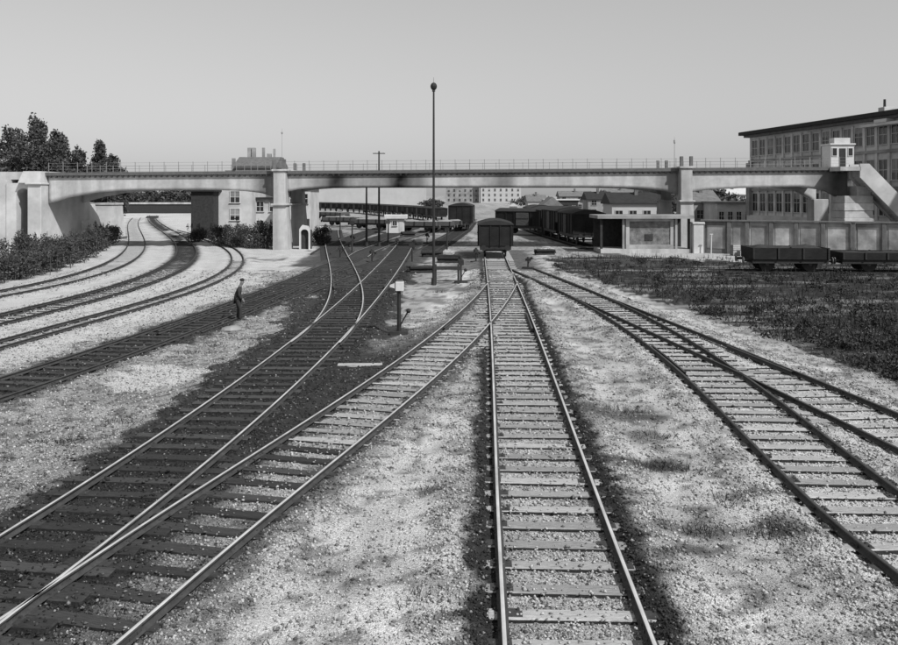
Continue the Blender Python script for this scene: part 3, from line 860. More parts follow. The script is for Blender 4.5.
# ------------------------------------------------------------------ lamp and pole helpers
def lamp_post(name, label, X, Y, z0, h, r, arm=0.0, group=None, matn='iron', cross=False, hr=0.17):
    t = thing(name, label, 'pole' if cross else 'lamp post', (X, Y, z0), group=group)
    MB().tube((0, 0, -0.1), (0, 0, h), r, r * 0.6, 8).build('pole', matn, t)
    MB().tube((0, 0, -0.05), (0, 0, 0.35), r * 1.9, r * 1.5, 8).build('base', matn, t)
    if cross:
        for z in (h - 0.25,):
            c = MB().box(-0.55, 0.55, -0.05, 0.05, z, z + 0.08).build('crossarm', 'wood_dark', t)
            for x in (-0.48, -0.22, 0.22, 0.48): MB().tube((x, 0, z + 0.08), (x, 0, z + 0.2), 0.03, 0.02, 6).build('insulator', 'white', c)
    else:
        MB().tube((0, 0, h), (0, 0, h + 0.12), r * 1.1, r * 0.9, 8).ball((0, 0, h + 0.1 + hr), hr, 10, 8, 0, 1.2).build('lamp_head', matn, t)
        MB().tube((0, 0, h + 0.05 + 2 * hr), (0, 0, h + 0.4 + 2 * hr), 0.012, 0.006, 5).build('finial', matn, t)
    return t


X, Y = gp(433.7, 284)
lamp_post('lamp_mast', 'tall thin dark mast with a lamp at its top, standing mid-yard', X, Y, -0.03, 4.65 + (195 - 88) * Y / F - 0.2, 0.075)
X, Y = gp(379, 246); lamp_post('telegraph_pole', 'dark pole rising above the bridge deck, right one of the pair beside the white hut', X, Y, -0.03, 8.6, 0.11, cross=True, group='poles behind the bridge')
X, Y = gp(366.5, 246); lamp_post('telegraph_pole', 'dark pole under the bridge, left one of the pair beside the white hut', X, Y, -0.03, 6.0, 0.11, cross=True, group='poles behind the bridge')
for x, dv, h, lab in ((281, 0.4, 3.0, 'thin lamp post above the left bridge pier'), (676, 0.5, 1.9, 'thin short lamp post above the right bridge pier, left of two'), (683, 3.0, 2.2, 'thin short lamp post above the right bridge pier, right of two')):
    u_ = bu(x)
    lamp_post('bridge_lamp', lab, BX + u_ * bc + dv * bs_, BY - u_ * bs_ + dv * bc, ZT + BG * u_ + 0.16, h, 0.018, matn='rail_paint', hr=0.08, group='lamps on the bridge')


# ------------------------------------------------------------------ buildings
def win(parent, face, a, b, z0, z1, off, frame='white', mull=1, bars=1, deep=0.0):
    """window on a wall: face 'y' (front at y=off, facing -y) or 'x' (front at x=off, facing -x); a..b along the wall"""
    def bx(mb, p0, p1, d0, d1, q0, q1):
        return mb.box(p0, p1, off - d1, off - d0, q0, q1) if face == 'y' else mb.box(off - d1, off - d0, p0, p1, q0, q1)
    fw = min(0.08, (b - a) * 0.12)
    mb = MB()
    bx(mb, a - fw, a, 0.003, 0.09, z0, z1); bx(mb, b, b + fw, 0.003, 0.09, z0, z1)
    bx(mb, a - fw, b + fw, 0.003, 0.092, z1, z1 + fw)
    for i in range(mull):
        c = a + (b - a) * (i + 1) / (mull + 1); bx(mb, c - fw / 3, c + fw / 3, 0.02, 0.06, z0, z1)
    for i in range(bars):
        c = z0 + (z1 - z0) * (i + 1) / (bars + 1); bx(mb, a, b, 0.02, 0.058, c - fw / 3, c + fw / 3)
    w = mb.build('window', frame, parent)
    s = MB(); bx(s, a - fw * 1.5, b + fw * 1.5, 0.003, 0.15, z0 - fw, z0 - 0.001); s.build('sill', frame, w)
    g = MB(); bx(g, a, b, 0.006, 0.022, z0, z1); g.build('pane', 'glass', w)
    if random.random() < 0.3:
        g = MB(); bx(g, a + 0.01, b - 0.01, 0.024, 0.03, z0 + (z1 - z0) * random.choice((0.35, 0.55, 0.7)), z1 - 0.01); g.build('blind', 'plaster_mid', w)
    return w


# the large building on the right, its long side along the view
bx0, by0 = 36.8, 104.0
rot = math.atan2(-(40.4 - 36.8), -(80 - 104.0))               # local +x goes to the far end
off = thing('office_building', 'large flat-roofed building with tall windows behind the right bridge end', 'building', (40.4 + (80 - 60) * 3.6 / 24, 60.0, 0), 0)
off.rotation_euler = (0, 0, math.atan2(-3.6, 24.0) * -1 * -1 + 0)
ang = math.atan2(36.8 - 40.4, 104.0 - 80.0)                    # heading of the facade from +y
off.rotation_euler = (0, 0, -ang)
LB = math.hypot(36.8 - 43.4, 44.0)
ZE = 11.9
MB().box(0, 16, 0, LB, -0.1, ZE).build('wall', 'facade', off)
rf = MB().cbox(-1.0, 17, -1, LB + 1.0, ZE + 0.002, ZE + 0.42, 0.05).build('roof', 'roof_dark', off)
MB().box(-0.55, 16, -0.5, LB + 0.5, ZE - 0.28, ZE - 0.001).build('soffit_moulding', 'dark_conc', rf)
ch = MB().cbox(0.1, 1.2, 19.5, 20.4, ZE + 0.422, ZE + 0.95, 0.03).build('chimney_base', 'plaster', rf)
MB().tube((0.5, 20, ZE + 0.4), (0.5, 20, ZE + 1.7), 0.13, 0.11, 8).build('chimney', 'iron', rf)
MB().cbox(0.4, 1.6, 30, 32, ZE + 0.422, ZE + 0.6, 0.03).build('skylight', 'iron_mid', rf)
ny_ = 24
for i in range(ny_):
    a = LB - 0.75 - i * 1.82
    if a < 1.4: break
    big = 1 if i > 0 else 0
    for z0, z1 in ((9.35, 11.15), (6.0, 7.9), (2.7, 4.8)):
        win(off, 'x', a - 1.25, a - 0.05, z0, z1, 0.0, 'plaster', 1, 1)
    MB().box(-0.16, -0.003, a + 0.12, a + 0.42, 0.3, 11.35).build('pilaster', 'facade', off)
for z in (8.55, 5.1):
    MB().box(-0.22, -0.003, 0, LB, z, z + 0.28).build('string_course', 'plaster_mid', off)
MB().box(-0.35, -0.003, 0, LB + 0.1, -0.1, 2.2).build('plinth', 'plaster', off)
MB().box(-0.5, -0.003, LB - 0.75, LB + 0.02, 2.203, 8.5).build('corner_pier', 'plaster_mid', off)
pv = MB().box(-1.1, -0.004, 12.0, 21.5, ZE - 0.9, ZE - 0.65).build('canopy', 'plaster', off)
MB().box(-0.9, -0.006, 17.8, 19.6, ZE - 0.6, ZE + 0.0 - 0.29).build('bay', 'white', off)


def house(name, label, x0, x1, ybase, ytop, Y, wallm='plaster_far', roofm='roof_mid', gable='x', nwin=2, rows=1, depth=6.0, rise=1.2, rz=0.0, chim=0, wh=1.1, cat='house', group=None, door=False, hip=False):
    """house whose front spans x0..x1 in the photograph at distance Y"""
    xc = (x0 + x1) / 2
    X = (xc - CX) * Y / F; w = (x1 - x0) * Y / F
    zb = 0.0
    h = HC - (ytop - YH) * Y / F
    t = thing(name, label, cat, (X, Y, -0.05), rz, group)
    MB().box(-w / 2, w / 2, 0, depth, -0.1, h).build('wall', wallm, t)
    e = 0.35
    if gable == 'flat':
        r_ = MB().cbox(-w / 2 - e, w / 2 + e, -e, depth + e, h + 0.002, h + 0.25, 0.03).build('roof', roofm, t)
    elif gable == 'x':      # ridge along x
        r_ = MB().prism_x([(-e, h - 0.1), (depth + e, h - 0.1), (depth + e, h + 0.08), (depth / 2, h + rise), (-e, h + 0.08)], -w / 2 - e, w / 2 + e).build('roof', roofm, t)
    else:
        r_ = MB().prism_y([(-w / 2 - e, h - 0.1), (w / 2 + e, h - 0.1), (w / 2 + e, h + 0.08), (0, h + rise), (-w / 2 - e, h + 0.08)], -e, depth + e).build('roof', roofm, t)
    for c in range(chim):
        x = -w / 2 + w * (c + 0.7) / (chim + 0.4)
        MB().cbox(x - 0.25, x + 0.25, depth * 0.35, depth * 0.35 + 0.5, h + 0.1, h + rise + 0.7, 0.02).build('chimney', 'dark_conc', r_)
    st = h / rows
    for r2 in range(rows):
        for i in range(nwin):
            c = -w / 2 + w * (i + 0.5) / nwin
            ww = min(0.5, w / nwin * 0.26)
            z0 = st * r2 + st * 0.38
            if door and r2 == 0 and i == nwin // 2:
                MB().box(c - 0.5, c + 0.5, -0.06, -0.003, 0.0, min(2.1, st * 0.8)).build('door', 'wood_dark', t)
            else: win(t, 'y', c - ww, c + ww, z0, z0 + min(wh, st * 0.5), 0.0, wallm, 1, 1)
    return t


# far flats and hall seen under the middle span
house('apartment_block', 'pale far apartment block with three window rows, right of the mast under the bridge', 480.5, 521, 0, 178, 500, 'plaster_far', 'roof_mid', 'flat', 7, 5, 12, wh=1.6, cat='building')
house('apartment_block', 'greyer far apartment block with window rows, just left of the pale block', 446, 479, 0, 179, 505, 'plaster_mid', 'roof_mid', 'flat', 6, 5, 12, wh=1.6, cat='building')
house('market_hall', 'large plain white hall under the middle span left of the mast', 318, 424, 0, 183, 300, 'plaster_far', 'roof_pale', 'flat', 0, 1, 30, cat='hall')
# left of the pier
t = house('station_house', 'white two-storey house with dark windows left of the left pier', 214, 252, 0, 183, 92, 'plaster', 'roof_dark', 'x', 0, 1, 7, rise=1.0, cat='house')
for z0, z1 in ((1.95, 3.15), (3.85, 5.05)): win(t, 'y', -0.27, 0.72, z0, z1, 0.0, 'white', 1, 1)
house('shed', 'tall dark tarred shed beside the white house under the left span', 191, 213.5, 0, 191, 90, 'wood_dark', 'roof_dark', 'flat', 0, 1, 8, cat='shed')
house('low_house', 'low white house wing with wide dark window beside the left pier', 253.5, 280, 0, 199, 94, 'plaster', 'roof_dark', 'flat', 2, 2, 6, cat='house', wh=1.2)
house('white_house', 'white house with a dark doorway just right of the left pier', 287.5, 310.5, 0, 187, 91, 'plaster', 'roof_dark', 'flat', 2, 2, 6, cat='house', door=True, wh=1.0)
kx_, ky_ = gp(304.5, 249)
ks = thing('arched_booth', 'small white booth with an arched dark opening right of the left pier', 'booth', (kx_, ky_, 0))
ar = [(0.34 * math.cos(math.pi * i / 8), 1.35 + 0.34 * math.sin(math.pi * i / 8)) for i in range(9)]
MB().prism_y([(-0.45, -0.05), (-0.34, -0.05)] + ar[::-1] + [(0.34, -0.05), (0.45, -0.05), (0.45, 1.5), (0.3, 1.95), (-0.2, 2.05), (-0.45, 1.7)], 0, 0.35).build('front', 'white', ks)
MB().box(-0.43, 0.43, 0.353, 1.3, -0.05, 1.6).build('cabin', 'wood_dark', ks)
# house behind the bridge, chimneys over the deck
hb = thing('chimneyed_house', 'dark house with several chimneys showing above the bridge deck', 'house', ((255 - CX) * 112 / F, 112, 0))
MB().box(-2.6, 2.6, 0, 8, -0.1, 8.4).build('wall', 'dark_conc', hb)
r_ = MB().prism_x([(-0.3, 8.3), (8.3, 8.3), (8.3, 8.5), (5, 9.75), (3, 9.75), (-0.3, 8.5)], -2.8, 2.8).build('roof', 'dark_conc', hb)
for xa, xb, yt in ((242, 245.5, 147.5), (246.3, 250, 147.5), (257, 259.5, 147.5), (268.5, 270.5, 148.5), (262, 266, 153.5), (235, 239, 158), (226, 229, 158)):
    a, b = (xa - 255) * 112 / F, (xb - 255) * 112 / F
    MB().cbox(a, b, 3.0, 3.0 + (b - a) * 1.2, 7.5 if a > -2.6 else 6.0, HC + (195 - yt) * 115 / F, 0.02).build('chimney', 'plaster_mid', r_)
MB().box(-4.2, -2.61, 1, 7, -0.1, 7.9).build('annex', 'dark_conc', hb)
# far left under the span: a low wall with pale coping and trees
fw = thing('retaining_wall', 'far dark retaining wall with pale coping under the left span', 'wall', ((155 - CX) * 215 / F, 215, 0))
MB().box(-14, 14, 0, 1.5, -0.1, 2.3).build('wall', 'wood_dark', fw)
MB().cbox(-14.2, 14.2, -0.25, 1.7, 2.302, 2.75, 0.03).build('coping', 'concrete', fw)
for i, (x, top, rad, lab) in enumerate(((125, 7.0, 5, 'leftmost'), (150, 6.0, 4, 'second'), (172, 6.6, 5, 'third'), (188, 6.2, 4, 'rightmost'))):
    tree('far_tree', 'far dark tree under the left bridge span, %s of four' % lab, (x - CX) * 235 / F, 235, top, rad, 60 + i, n=1500, size=0.45, group='far trees under the left span')
# town roofs seen right of the middle
TOWN = [(528, 546, 201, 210, 'plaster_far', 'roof_mid', 'x', 'small far house with grey roof just right of the pale apartment block'),
        (544, 561, 205.5, 150, 'white', 'roof_mid', 'y', 'far white gabled hut above the wagon row'),
        (545, 578, 200, 190, 'wood_dark', 'roof_pale', 'flat', 'long far shed with a bright flat roof right of the dark van'),
        (560, 592, 196, 250, 'plaster_mid', 'roof_mid', 'x', 'far grey house behind the bright-roofed shed'),
        (588, 612, 199, 175, 'plaster_mid', 'roof_dark', 'x', 'far grey house left of the open platform shed'),
        (604, 640, 194, 260, 'plaster_far', 'roof_mid', 'x', 'far pale house with grey roof above the platform shed'),
        (612, 668, 203, 122, 'plaster_far', 'roof_dark', 'x', 'long pale low building directly above the platform shed roof'),
        (640, 676, 192, 230, 'plaster_mid', 'roof_dark', 'y', 'far dark-roofed house beside the right pier'),
        (694, 718, 201, 118, 'plaster_mid', 'roof_mid', 'x', 'small grey house just right of the right pier'),
        (717, 752, 203, 112, 'plaster', 'roof_mid', 'flat', 'low pale house with two dark doorways right of the right pier'),
        (722, 750, 194, 200, 'plaster_far', 'roof_pale', 'x', 'far house with a bright roof behind the low pale house')]
for i, (a, b, yt, Yd, wm, rm, gb, lab) in enumerate(TOWN):
    house('town_house', lab, a, b, 0, yt, Yd, wm, rm, gb, 2 if b - a < 30 else 4, 1 if yt > 199 else 2, 7, rise=1.6, chim=1 if gb == 'x' else 0)
for i, (x, Yd, top, rad, lab) in enumerate(((660, 140, 5.6, 5.5, 'broad dark tree left of the right pier under the bridge'), (700, 150, 5.6, 4, 'dark tree right of the right pier under the bridge'), (718, 152, 5.7, 4.5, 'dark tree above the low pale house'),
                                           (602, 230, 5.5, 6, 'far dark tree among the town roofs'), (535, 260, 4.6, 7, 'far low dark tree right of the apartment blocks'), (432, 290, 3.0, 4, 'low dark tree at the foot of the greyer apartment block'))):
    tree('town_tree', lab, (x - CX) * Yd / F, Yd, top, rad, 80 + i, n=2000, size=0.32)

# ------------------------------------------------------------------ trees and bushes at the left
for i, (x, yt, Yd, rad, con, lab) in enumerate(((38, 119, 88, 2.9, False, 'tallest dark tree behind the left bridge end'), (58, 132, 92, 2.4, False, 'dark tree just right of the tallest one behind the left bridge end'), (80, 150, 95, 1.9, False, 'low tree between the big trees behind the bridge railing'),
                                             (100, 142, 96, 2.2, True, 'pointed dark tree, rightmost but one behind the left span'), (113, 156, 98, 1.5, False, 'smallest dark tree, rightmost behind the left span'), (12, 128, 90, 3.0, False, 'dark tree at the far left edge beyond the bridge end'))):
    tree('tree', lab, (x - CX) * Yd / F, Yd, HC + (195 - yt) * Yd / F, rad * 1.15, 20 + i, n=15000, size=0.13, conifer=con, group='trees behind the left bridge end')
BP = [(-25, 290, 2.2), (-2, 285, 2.1), (26, 280, 1.9), (40, 276, 1.7), (55, 272, 1.8), (70, 268, 1.9), (82, 263, 1.8), (94, 258, 1.8), (104, 251, 2.0), (113, 245, 2.0), (118, 238, 1.9), (30, 262, 2.0), (62, 258, 1.7)]
BL = ['dark bush outside the left edge by the curved track', 'dark bush at the very left edge of the curved track', 'dark leafy bush nearest the left edge, below the abutment', 'bushy weeds right of the leftmost bush', 'third dark bush from the left along the curved track',
      'fourth dark bush from the left along the curved track', 'fifth dark bush from the left along the curved track', 'sixth dark bush from the left, below the tapered white block', 'seventh dark bush from the left along the curved track',
      'second last dark bush where the curved track straightens', 'last dark bush of the row, farthest along the curved track', 'dark bush right at the foot of the abutment tower', 'dark bush at the foot of the sloping wing wall']
for i, ((x, y, h), lab) in enumerate(zip(BP, BL)):
    X, Y = gp(x, y)
    bush(lab, X - 0.9, Y + 0.6, h, 1.35, 100 + i, group='bushes along the left track', n=2600)
for i, (x, y, h, lab) in enumerate(((196, 242, 1.7, 'dark bush in front of the tarred shed'), (220, 246, 2.2, 'dark bush below the white two-storey house, left one'), (236, 247, 2.3, 'dark bush below the white two-storey house, middle one'), (252, 248, 2.3, 'dark bush below the white two-storey house, right one'), (266, 248, 2.5, 'dark bush hugging the left pier'), (320, 244, 1.8, 'dark bush beside the bending track right of the left pier'))):
    X, Y = gp(x, y)
    bush(lab, X, Y, h, 1.25, 140 + i, group='bushes by the left pier', n=2200, stalks=3)

# weedy field at the right
wp = np.array(WEEDS)
n = 90000
Yw = 15 * (66 / 15.0) ** rng.random(n); Xw = rng.random(n) * 62 - 2
ok = inpoly(Xw, Yw, WEEDS) & (lat('H', Xw, Yw) > 1.6 + 1.6 * rng.random(n)) & (Xw < 0.62 * Yw + 3) & (fbm(Xw, Yw, 0.8, 131) > 0.44)
Xw, Yw = Xw[ok], Yw[ok]; n = len(Xw)
hg = (0.05 + 0.24 * rng.random(n) ** 2) * (0.4 + 1.4 * fbm(Xw, Yw, 0.5, 7)) * np.where(fbm(Xw, Yw, 0.7, 17) > 0.6, 2.1, 1.0)
a = rng.random(n) * 6.28; wdt = 0.012 + 0.02 * rng.random(n)
b0 = np.stack([Xw - wdt * np.cos(a), Yw - wdt * np.sin(a), np.full(n, -0.05)], -1); b1 = np.stack([Xw + wdt * np.cos(a), Yw + wdt * np.sin(a), np.full(n, -0.05)], -1)
tp = np.stack([Xw + rng.normal(0, 0.09, n), Yw + rng.normal(0, 0.09, n), hg], -1)
gv = np.stack([b0, b1, tp], 1).reshape(-1, 3)
tf = []
for (x, y) in ((640, 463), (652, 468), (668, 466), (775, 528), (783, 533), (768, 536), (627, 411), (600, 408), (702, 530), (440, 487), (655, 436), (612, 360), (590, 330), (690, 470), (805, 548), (735, 500), (670, 600), (430, 600), (418, 330), (455, 300), (440, 292), (215, 345), (190, 352), (120, 420), (60, 440)):
    X, Y = gp(x, y)
    for k in range(70):
        q, w_ = rng.normal(0, 0.13, 2), rng.random(2)
        tx, ty, aa = X + q[0] * 1.6, Y + q[1], w_[0] * 3.14
        c_, s_ = 0.008 * math.cos(aa), 0.008 * math.sin(aa)
        tf += [(tx - c_, ty - s_, -0.05), (tx + c_, ty + s_, -0.05), (tx + rng.normal(0, 0.07), ty + rng.normal(0, 0.07), 0.02 + 0.11 * w_[1])]
gv = np.concatenate([gv, np.array(tf)]); n = len(gv) // 3
tag(put('weeds', np_mesh('weeds', gv, np.arange(n * 3).reshape(n, 3), ['grass'])), 'dark weeds and rough grass covering the field at the right', 'weeds', kind='stuff')

# ------------------------------------------------------------------ platform shed, panel wall, post
X0, Y0 = gp(600, 252.3); X1, _ = gp(690, 252.3)
ps = thing('platform_shed', 'open platform shed with flat white roof and framed infill wall below the right span', 'shed', (X0, Y0, 0))
W = X1 - X0
sx_ = lambda x: (x - 600) * Y0 / F
zr = HC - (218.5 - YH) * Y0 / F
MB().cbox(-0.3, W + 0.2, -0.5, 3.4, zr + 0.002, zr + 0.28, 0.03).build('roof', 'plaster_mid', ps)
MB().box(0, W, 2.9, 3.1, -0.1, zr).build('back_wall', 'wood_dark', ps)
MB().box(0, W, -0.35, 3.2, -0.1, 0.28).build('platform', 'concrete', ps)
for x in (0.1, sx_(624) - 0.05, sx_(676), W - 0.1):
    MB().box(x - 0.09, x + 0.09, -0.1, 0.08, 0.282, zr).build('post', 'wood_dark' if x in (0.1, W - 0.1) else 'plaster_mid', ps)
fa, fb = sx_(626), sx_(674)
MB().box(fa, fb, 0.1, 0.22, 0.283, zr - 0.002).build('infill_panel', 'rough_infill', ps)
MB().box(fa, fb, 0.02, 0.098, zr - 0.22, zr - 0.004).build('frame_rail', 'concrete', ps)
MB().box(fa, fb, 0.02, 0.098, 0.284, 0.62).build('frame_rail', 'panel', ps)
MB().box(fa, fa + 0.28, 0.024, 0.096, 0.622, zr - 0.222).build('frame_stile', 'concrete', ps)
MB().box(fb - 0.28, fb, 0.024, 0.096, 0.622, zr - 0.222).build('frame_stile', 'concrete', ps)
MB().box((fa + fb) / 2 - 0.4, (fa + fb) / 2 + 0.25, 0.05, 0.099, 0.95, 1.45).build('hatch', 'wood_dark', ps)

pw = [gp(703, 252.5), ((940 - CX) * 61 / F, 61.0)]
dx, dy = pw[1][0] - pw[0][0], pw[1][1] - pw[0][1]
LW = math.hypot(dx, dy)
wall = thing('panel_wall', 'concrete panel wall with dark posts running to the right edge', 'wall', (pw[0][0], pw[0][1], 0), math.atan2(dy, dx))
zt = 2.5
marks = [703, 729, 747, 771, 796, 823, 853, 884, 915, 940]
uw = [(m_ - 703) / (940 - 703) for m_ in marks]
k0, k1 = (703 - CX) / F, (940 - CX) / F
def wu(x):
    k = (x - CX) / F
    return (k * pw[0][1] - pw[0][0]) / (dx - k * dy) * LW
for i in range(len(marks) - 1):
    a, b = wu(marks[i]) + 0.16, wu(marks[i + 1]) - 0.16
    MB().cbox(a, b, 0.06, 0.2, -0.1, zt, 0.015).build('panel', 'dark_conc' if i == 0 else 'panel', wall)
    MB().cbox(a + 0.15, b - 0.15, 0.035, 0.058, 0.35, zt - 0.3, 0.008).build('panel_field', 'panel', wall)
for m_ in marks:
    MB().cbox(wu(m_) - 0.15, wu(m_) + 0.15, -0.12, 0.3, -0.1, zt + 0.02, 0.02).build('post', 'dark_conc', wall)
MB().cbox(-0.2, LW, -0.16, 0.34, zt + 0.022, zt + 0.14, 0.02).build('coping', 'dark_conc', wall)
X, Y = gp(697, 252.5)
gpst = thing('gate_pillar', 'stout pale gate pillar between the platform shed and the panel wall', 'pillar', (X, Y, 0))
MB().cbox(-0.42, 0.42, -0.42, 0.42, -0.1, 2.3, 0.05).build('shaft', 'plaster', gpst)
MB().cbox(-0.5, 0.5, -0.5, 0.5, 2.302, 2.45, 0.03).build('cap', 'concrete', gpst)
X, Y = gp(711, 253.5); lp = thing('white_stake', 'thin white stake standing before the first dark wall panel', 'stake', (X, Y, 0)); MB().tube((0, 0, -0.1), (0.05, 0, 1.5), 0.05, 0.04).build('shaft', 'white', lp); MB().box(-0.1, 0.15, -0.05, 0.05, 1.5, 1.55).build('cap', 'white', lp)
for x, y, lab in ((735, 255, 'small stack of pale crates before the second wall panel'), (742, 255.5, 'lone pale crate beside the crate stack at the panel wall')):
    X, Y = gp(x, y)
    t = thing('crate', lab, 'crate', (X, Y, -0.03), 0.3)
    for lv in range(2 if x < 740 else 1):
        for k in range(3): MB().box(-0.32, 0.32, -0.24, -0.21, lv * 0.42 + 0.02 + k * 0.13, lv * 0.42 + 0.13 + k * 0.13).build('slat', 'wood_pale', t)
        MB().box(-0.3, 0.3, -0.208, 0.22, lv * 0.42 + 0.01, lv * 0.42 + 0.4).build('box', 'wood', t)


# ------------------------------------------------------------------ rolling stock
def wheelset(t, y, g=0.75):
    for s in (-1, 1):
        w_ = MB().tube((s * g - 0.06, y, 0.45 + RT), (s * g + 0.06, y, 0.45 + RT), 0.45, n=16).build('wheel', 'iron', t)
        MB().tube((s * (g + 0.06), y, 0.45 + RT), (s * (g + 0.1), y, 0.45 + RT), 0.12, n=8).build('axle_box', 'iron_mid', w_)
    MB().tube((-g, y, 0.45 + RT), (g, y, 0.45 + RT), 0.06).build('axle', 'iron', t)


def van(label, X, Y, rz, L=7.2, W=2.6, zf=1.1, zt=2.9, arch=0.35, bodym='wagon', roofm='roof_dark', group='covered goods vans', detail=True):
    t = thing('goods_van', label, 'wagon', (X, Y, 0), rz, group)
    w = W / 2
    b = MB().box(-w, w, 0, L, zf, zt).build('body', bodym, t)
    poly = [(w + 0.08, zt + 0.002)]
    for i in range(9):
        q_ = i / 8
        poly.append((w + 0.08 - (W + 0.16) * q_, zt + 0.06 + arch * math.sin(math.pi * q_)))
    poly.append((-w - 0.08, zt + 0.002))
    MB().prism_y(poly[::-1][::-1], -0.1, L + 0.1).build('roof', roofm, t)
    MB().box(-w + 0.1, w - 0.1, 0.05, L - 0.05, zf - 0.28, zf - 0.002).build('underframe', 'iron', t)
    for y in (-0.06, L + 0.002):
        for x in (-w + 0.08, -0.35, 0.35, w - 0.08): MB().box(x - 0.05, x + 0.05, y, y + 0.058, zf, zt - 0.01).build('end_stanchion', bodym, b)
        if detail:
            s_ = -1 if y < 0 else 1
            for x in (-0.85, 0.85):
                ye = y if y < 0 else y + 0.058
                bf = MB().tube((x, ye, zf - 0.12), (x, ye + s_ * 0.45, zf - 0.12), 0.08).build('buffer', 'iron', t)
                MB().tube((x, ye + s_ * 0.45, zf - 0.12), (x, ye + s_ * 0.5, zf - 0.12), 0.2, n=12).build('buffer_head', 'iron', bf)
            MB().tube((0, ye, zf - 0.15), (0, ye + s_ * 0.3, zf - 0.25), 0.05).build('coupling', 'iron', t)
    for s in (-1, 1):
        xa, xb = (s * w + (0.004 if s > 0 else -0.064), s * w + (0.064 if s > 0 else -0.004))
        d = MB().box(xa, xb, L / 2 - 0.8, L / 2 + 0.8, zf + 0.04, zt - 0.1).build('door', 'wagon_mid', t)
        MB().box(xa + s * 0.03, xb + s * 0.03, L / 2 - 0.8, L / 2 + 0.8, zf + 0.8, zf + 0.86).build('door_bar', 'iron', d)
        for y in (0.08, L * 0.2, L * 0.35, L * 0.65, L * 0.8, L - 0.08): MB().box(xa, xb - s * 0.004, y - 0.05, y + 0.05, zf, zt - 0.01).build('side_post', bodym, b)
    wheelset(t, L * 0.2); wheelset(t, L * 0.8)
    return t


def low_wagon(label, X, Y, rz, L, side, load=None, group='open wagons', bodym='wagon', W=2.5):
    t = thing('open_wagon', label, 'wagon', (X, Y, 0), rz, group)
    w = W / 2; zf = 0.95
    MB().box(-w, w, 0, L, zf - 0.12, zf).build('floor', bodym, t)
    MB().box(-w + 0.1, w - 0.1, 0.03, L - 0.03, zf - 0.36, zf - 0.122).build('underframe', 'iron', t)
    for x0, x1, y0, y1 in ((-w, -w + 0.07, 0, L), (w - 0.07, w, 0, L), (-w + 0.072, w - 0.072, 0, 0.07), (-w + 0.072, w - 0.072, L - 0.07, L)):
        MB().box(x0, x1, y0, y1, zf + 0.002, zf + side).build('side_board', bodym, t)
    n_ = max(2, int(L / 1.2))
    for i in range(n_ + 1):
        y = 0.06 + (L - 0.12) * i / n_
        for s in (-1, 1): MB().box(s * w + (0.003 if s > 0 else -0.063), s * w + (0.063 if s > 0 else -0.003), y - 0.05, y + 0.05, zf - 0.1, zf + side + 0.02).build('stake', 'iron', t)
    for ye, s in ((0, -1), (L, 1)):
        for x in (-0.8, 0.8):
            bf = MB().tube((x, ye, zf - 0.2), (x, ye + s * 0.4, zf - 0.2), 0.08).build('buffer', 'iron', t)
            MB().tube((x, ye + s * 0.4, zf - 0.2), (x, ye + s * 0.45, zf - 0.2), 0.2, n=12).build('buffer_head', 'iron_mid', bf)
    if load:
        r = np.random.default_rng(int(abs(X * 100)))
        ga_, gb_ = 14, int(L * 4)
        xx = np.linspace(-w + 0.08, w - 0.08, ga_); yy = np.linspace(0.08, L - 0.08, gb_)
        gx_, gy_ = np.meshgrid(xx, yy)
        zz_ = zf + side - 0.1 + load[1] * np.sin(np.pi * (gx_ + w) / W) ** 0.6 * np.clip(np.sin(np.pi * gy_ / L) * 2.2, 0, 1) * (0.75 + 0.25 * np.sin(gy_ * 2.1)) + r.normal(0, 0.03, gx_.shape)
        id_ = np.arange(ga_ * gb_).reshape(gb_, ga_)
        fq = np.stack([id_[:-1, :-1], id_[:-1, 1:], id_[1:, 1:], id_[1:, :-1]], -1).reshape(-1, 4)
        put('load', np_mesh('load', np.stack([gx_, gy_, zz_], -1).reshape(-1, 3), fq, [load[0]]), t)
    wheelset(t, L * 0.22); wheelset(t, L * 0.78)
    return t


def on(k, Y):
    ln = LN[k]
    return float(ln(Y)), Y, -math.atan(float(ln.slope(Y)))


X, Y, rz = on('M', 61.0)
van('dark sooty van standing on the middle main track under the bridge', X - 0.0, Y, rz, L=6.5, W=2.45, zf=0.95, zt=2.45, arch=0.28)
X, Y, rz = on('I', 108); van('dark van end-on, far left of the van on the main track', X, Y, rz, L=7, W=2.9, zt=3.2)
for i, (Yk, bm, lab) in enumerate(((75.5, 'wagon', 'nearest dark van of the row right of the middle van'), (84.5, 'wagon', 'second dark van of the row right of the middle van'), (93.5, 'wagon', 'third dark van of the row right of the middle van'), (102.5, 'wagon', 'farthest dark van of the row right of the middle van'))):
    X, Y, rz = on('K', Yk); van(lab, X, Y, rz, L=7.8, W=2.9, zt=2.9 + 0.1 * (i % 2), bodym=bm)
V2 = [(520, 96, 1.0, 'dark van turned sideways between the middle van and the right-hand row'), (548, 118, 1.25, 'far sideways dark van over the right-hand row')]
for x, Yk, a, lab in V2: van(lab, (x - CX) * Yk / F + 4, Yk, a, L=7.0, W=2.7, zt=2.7)
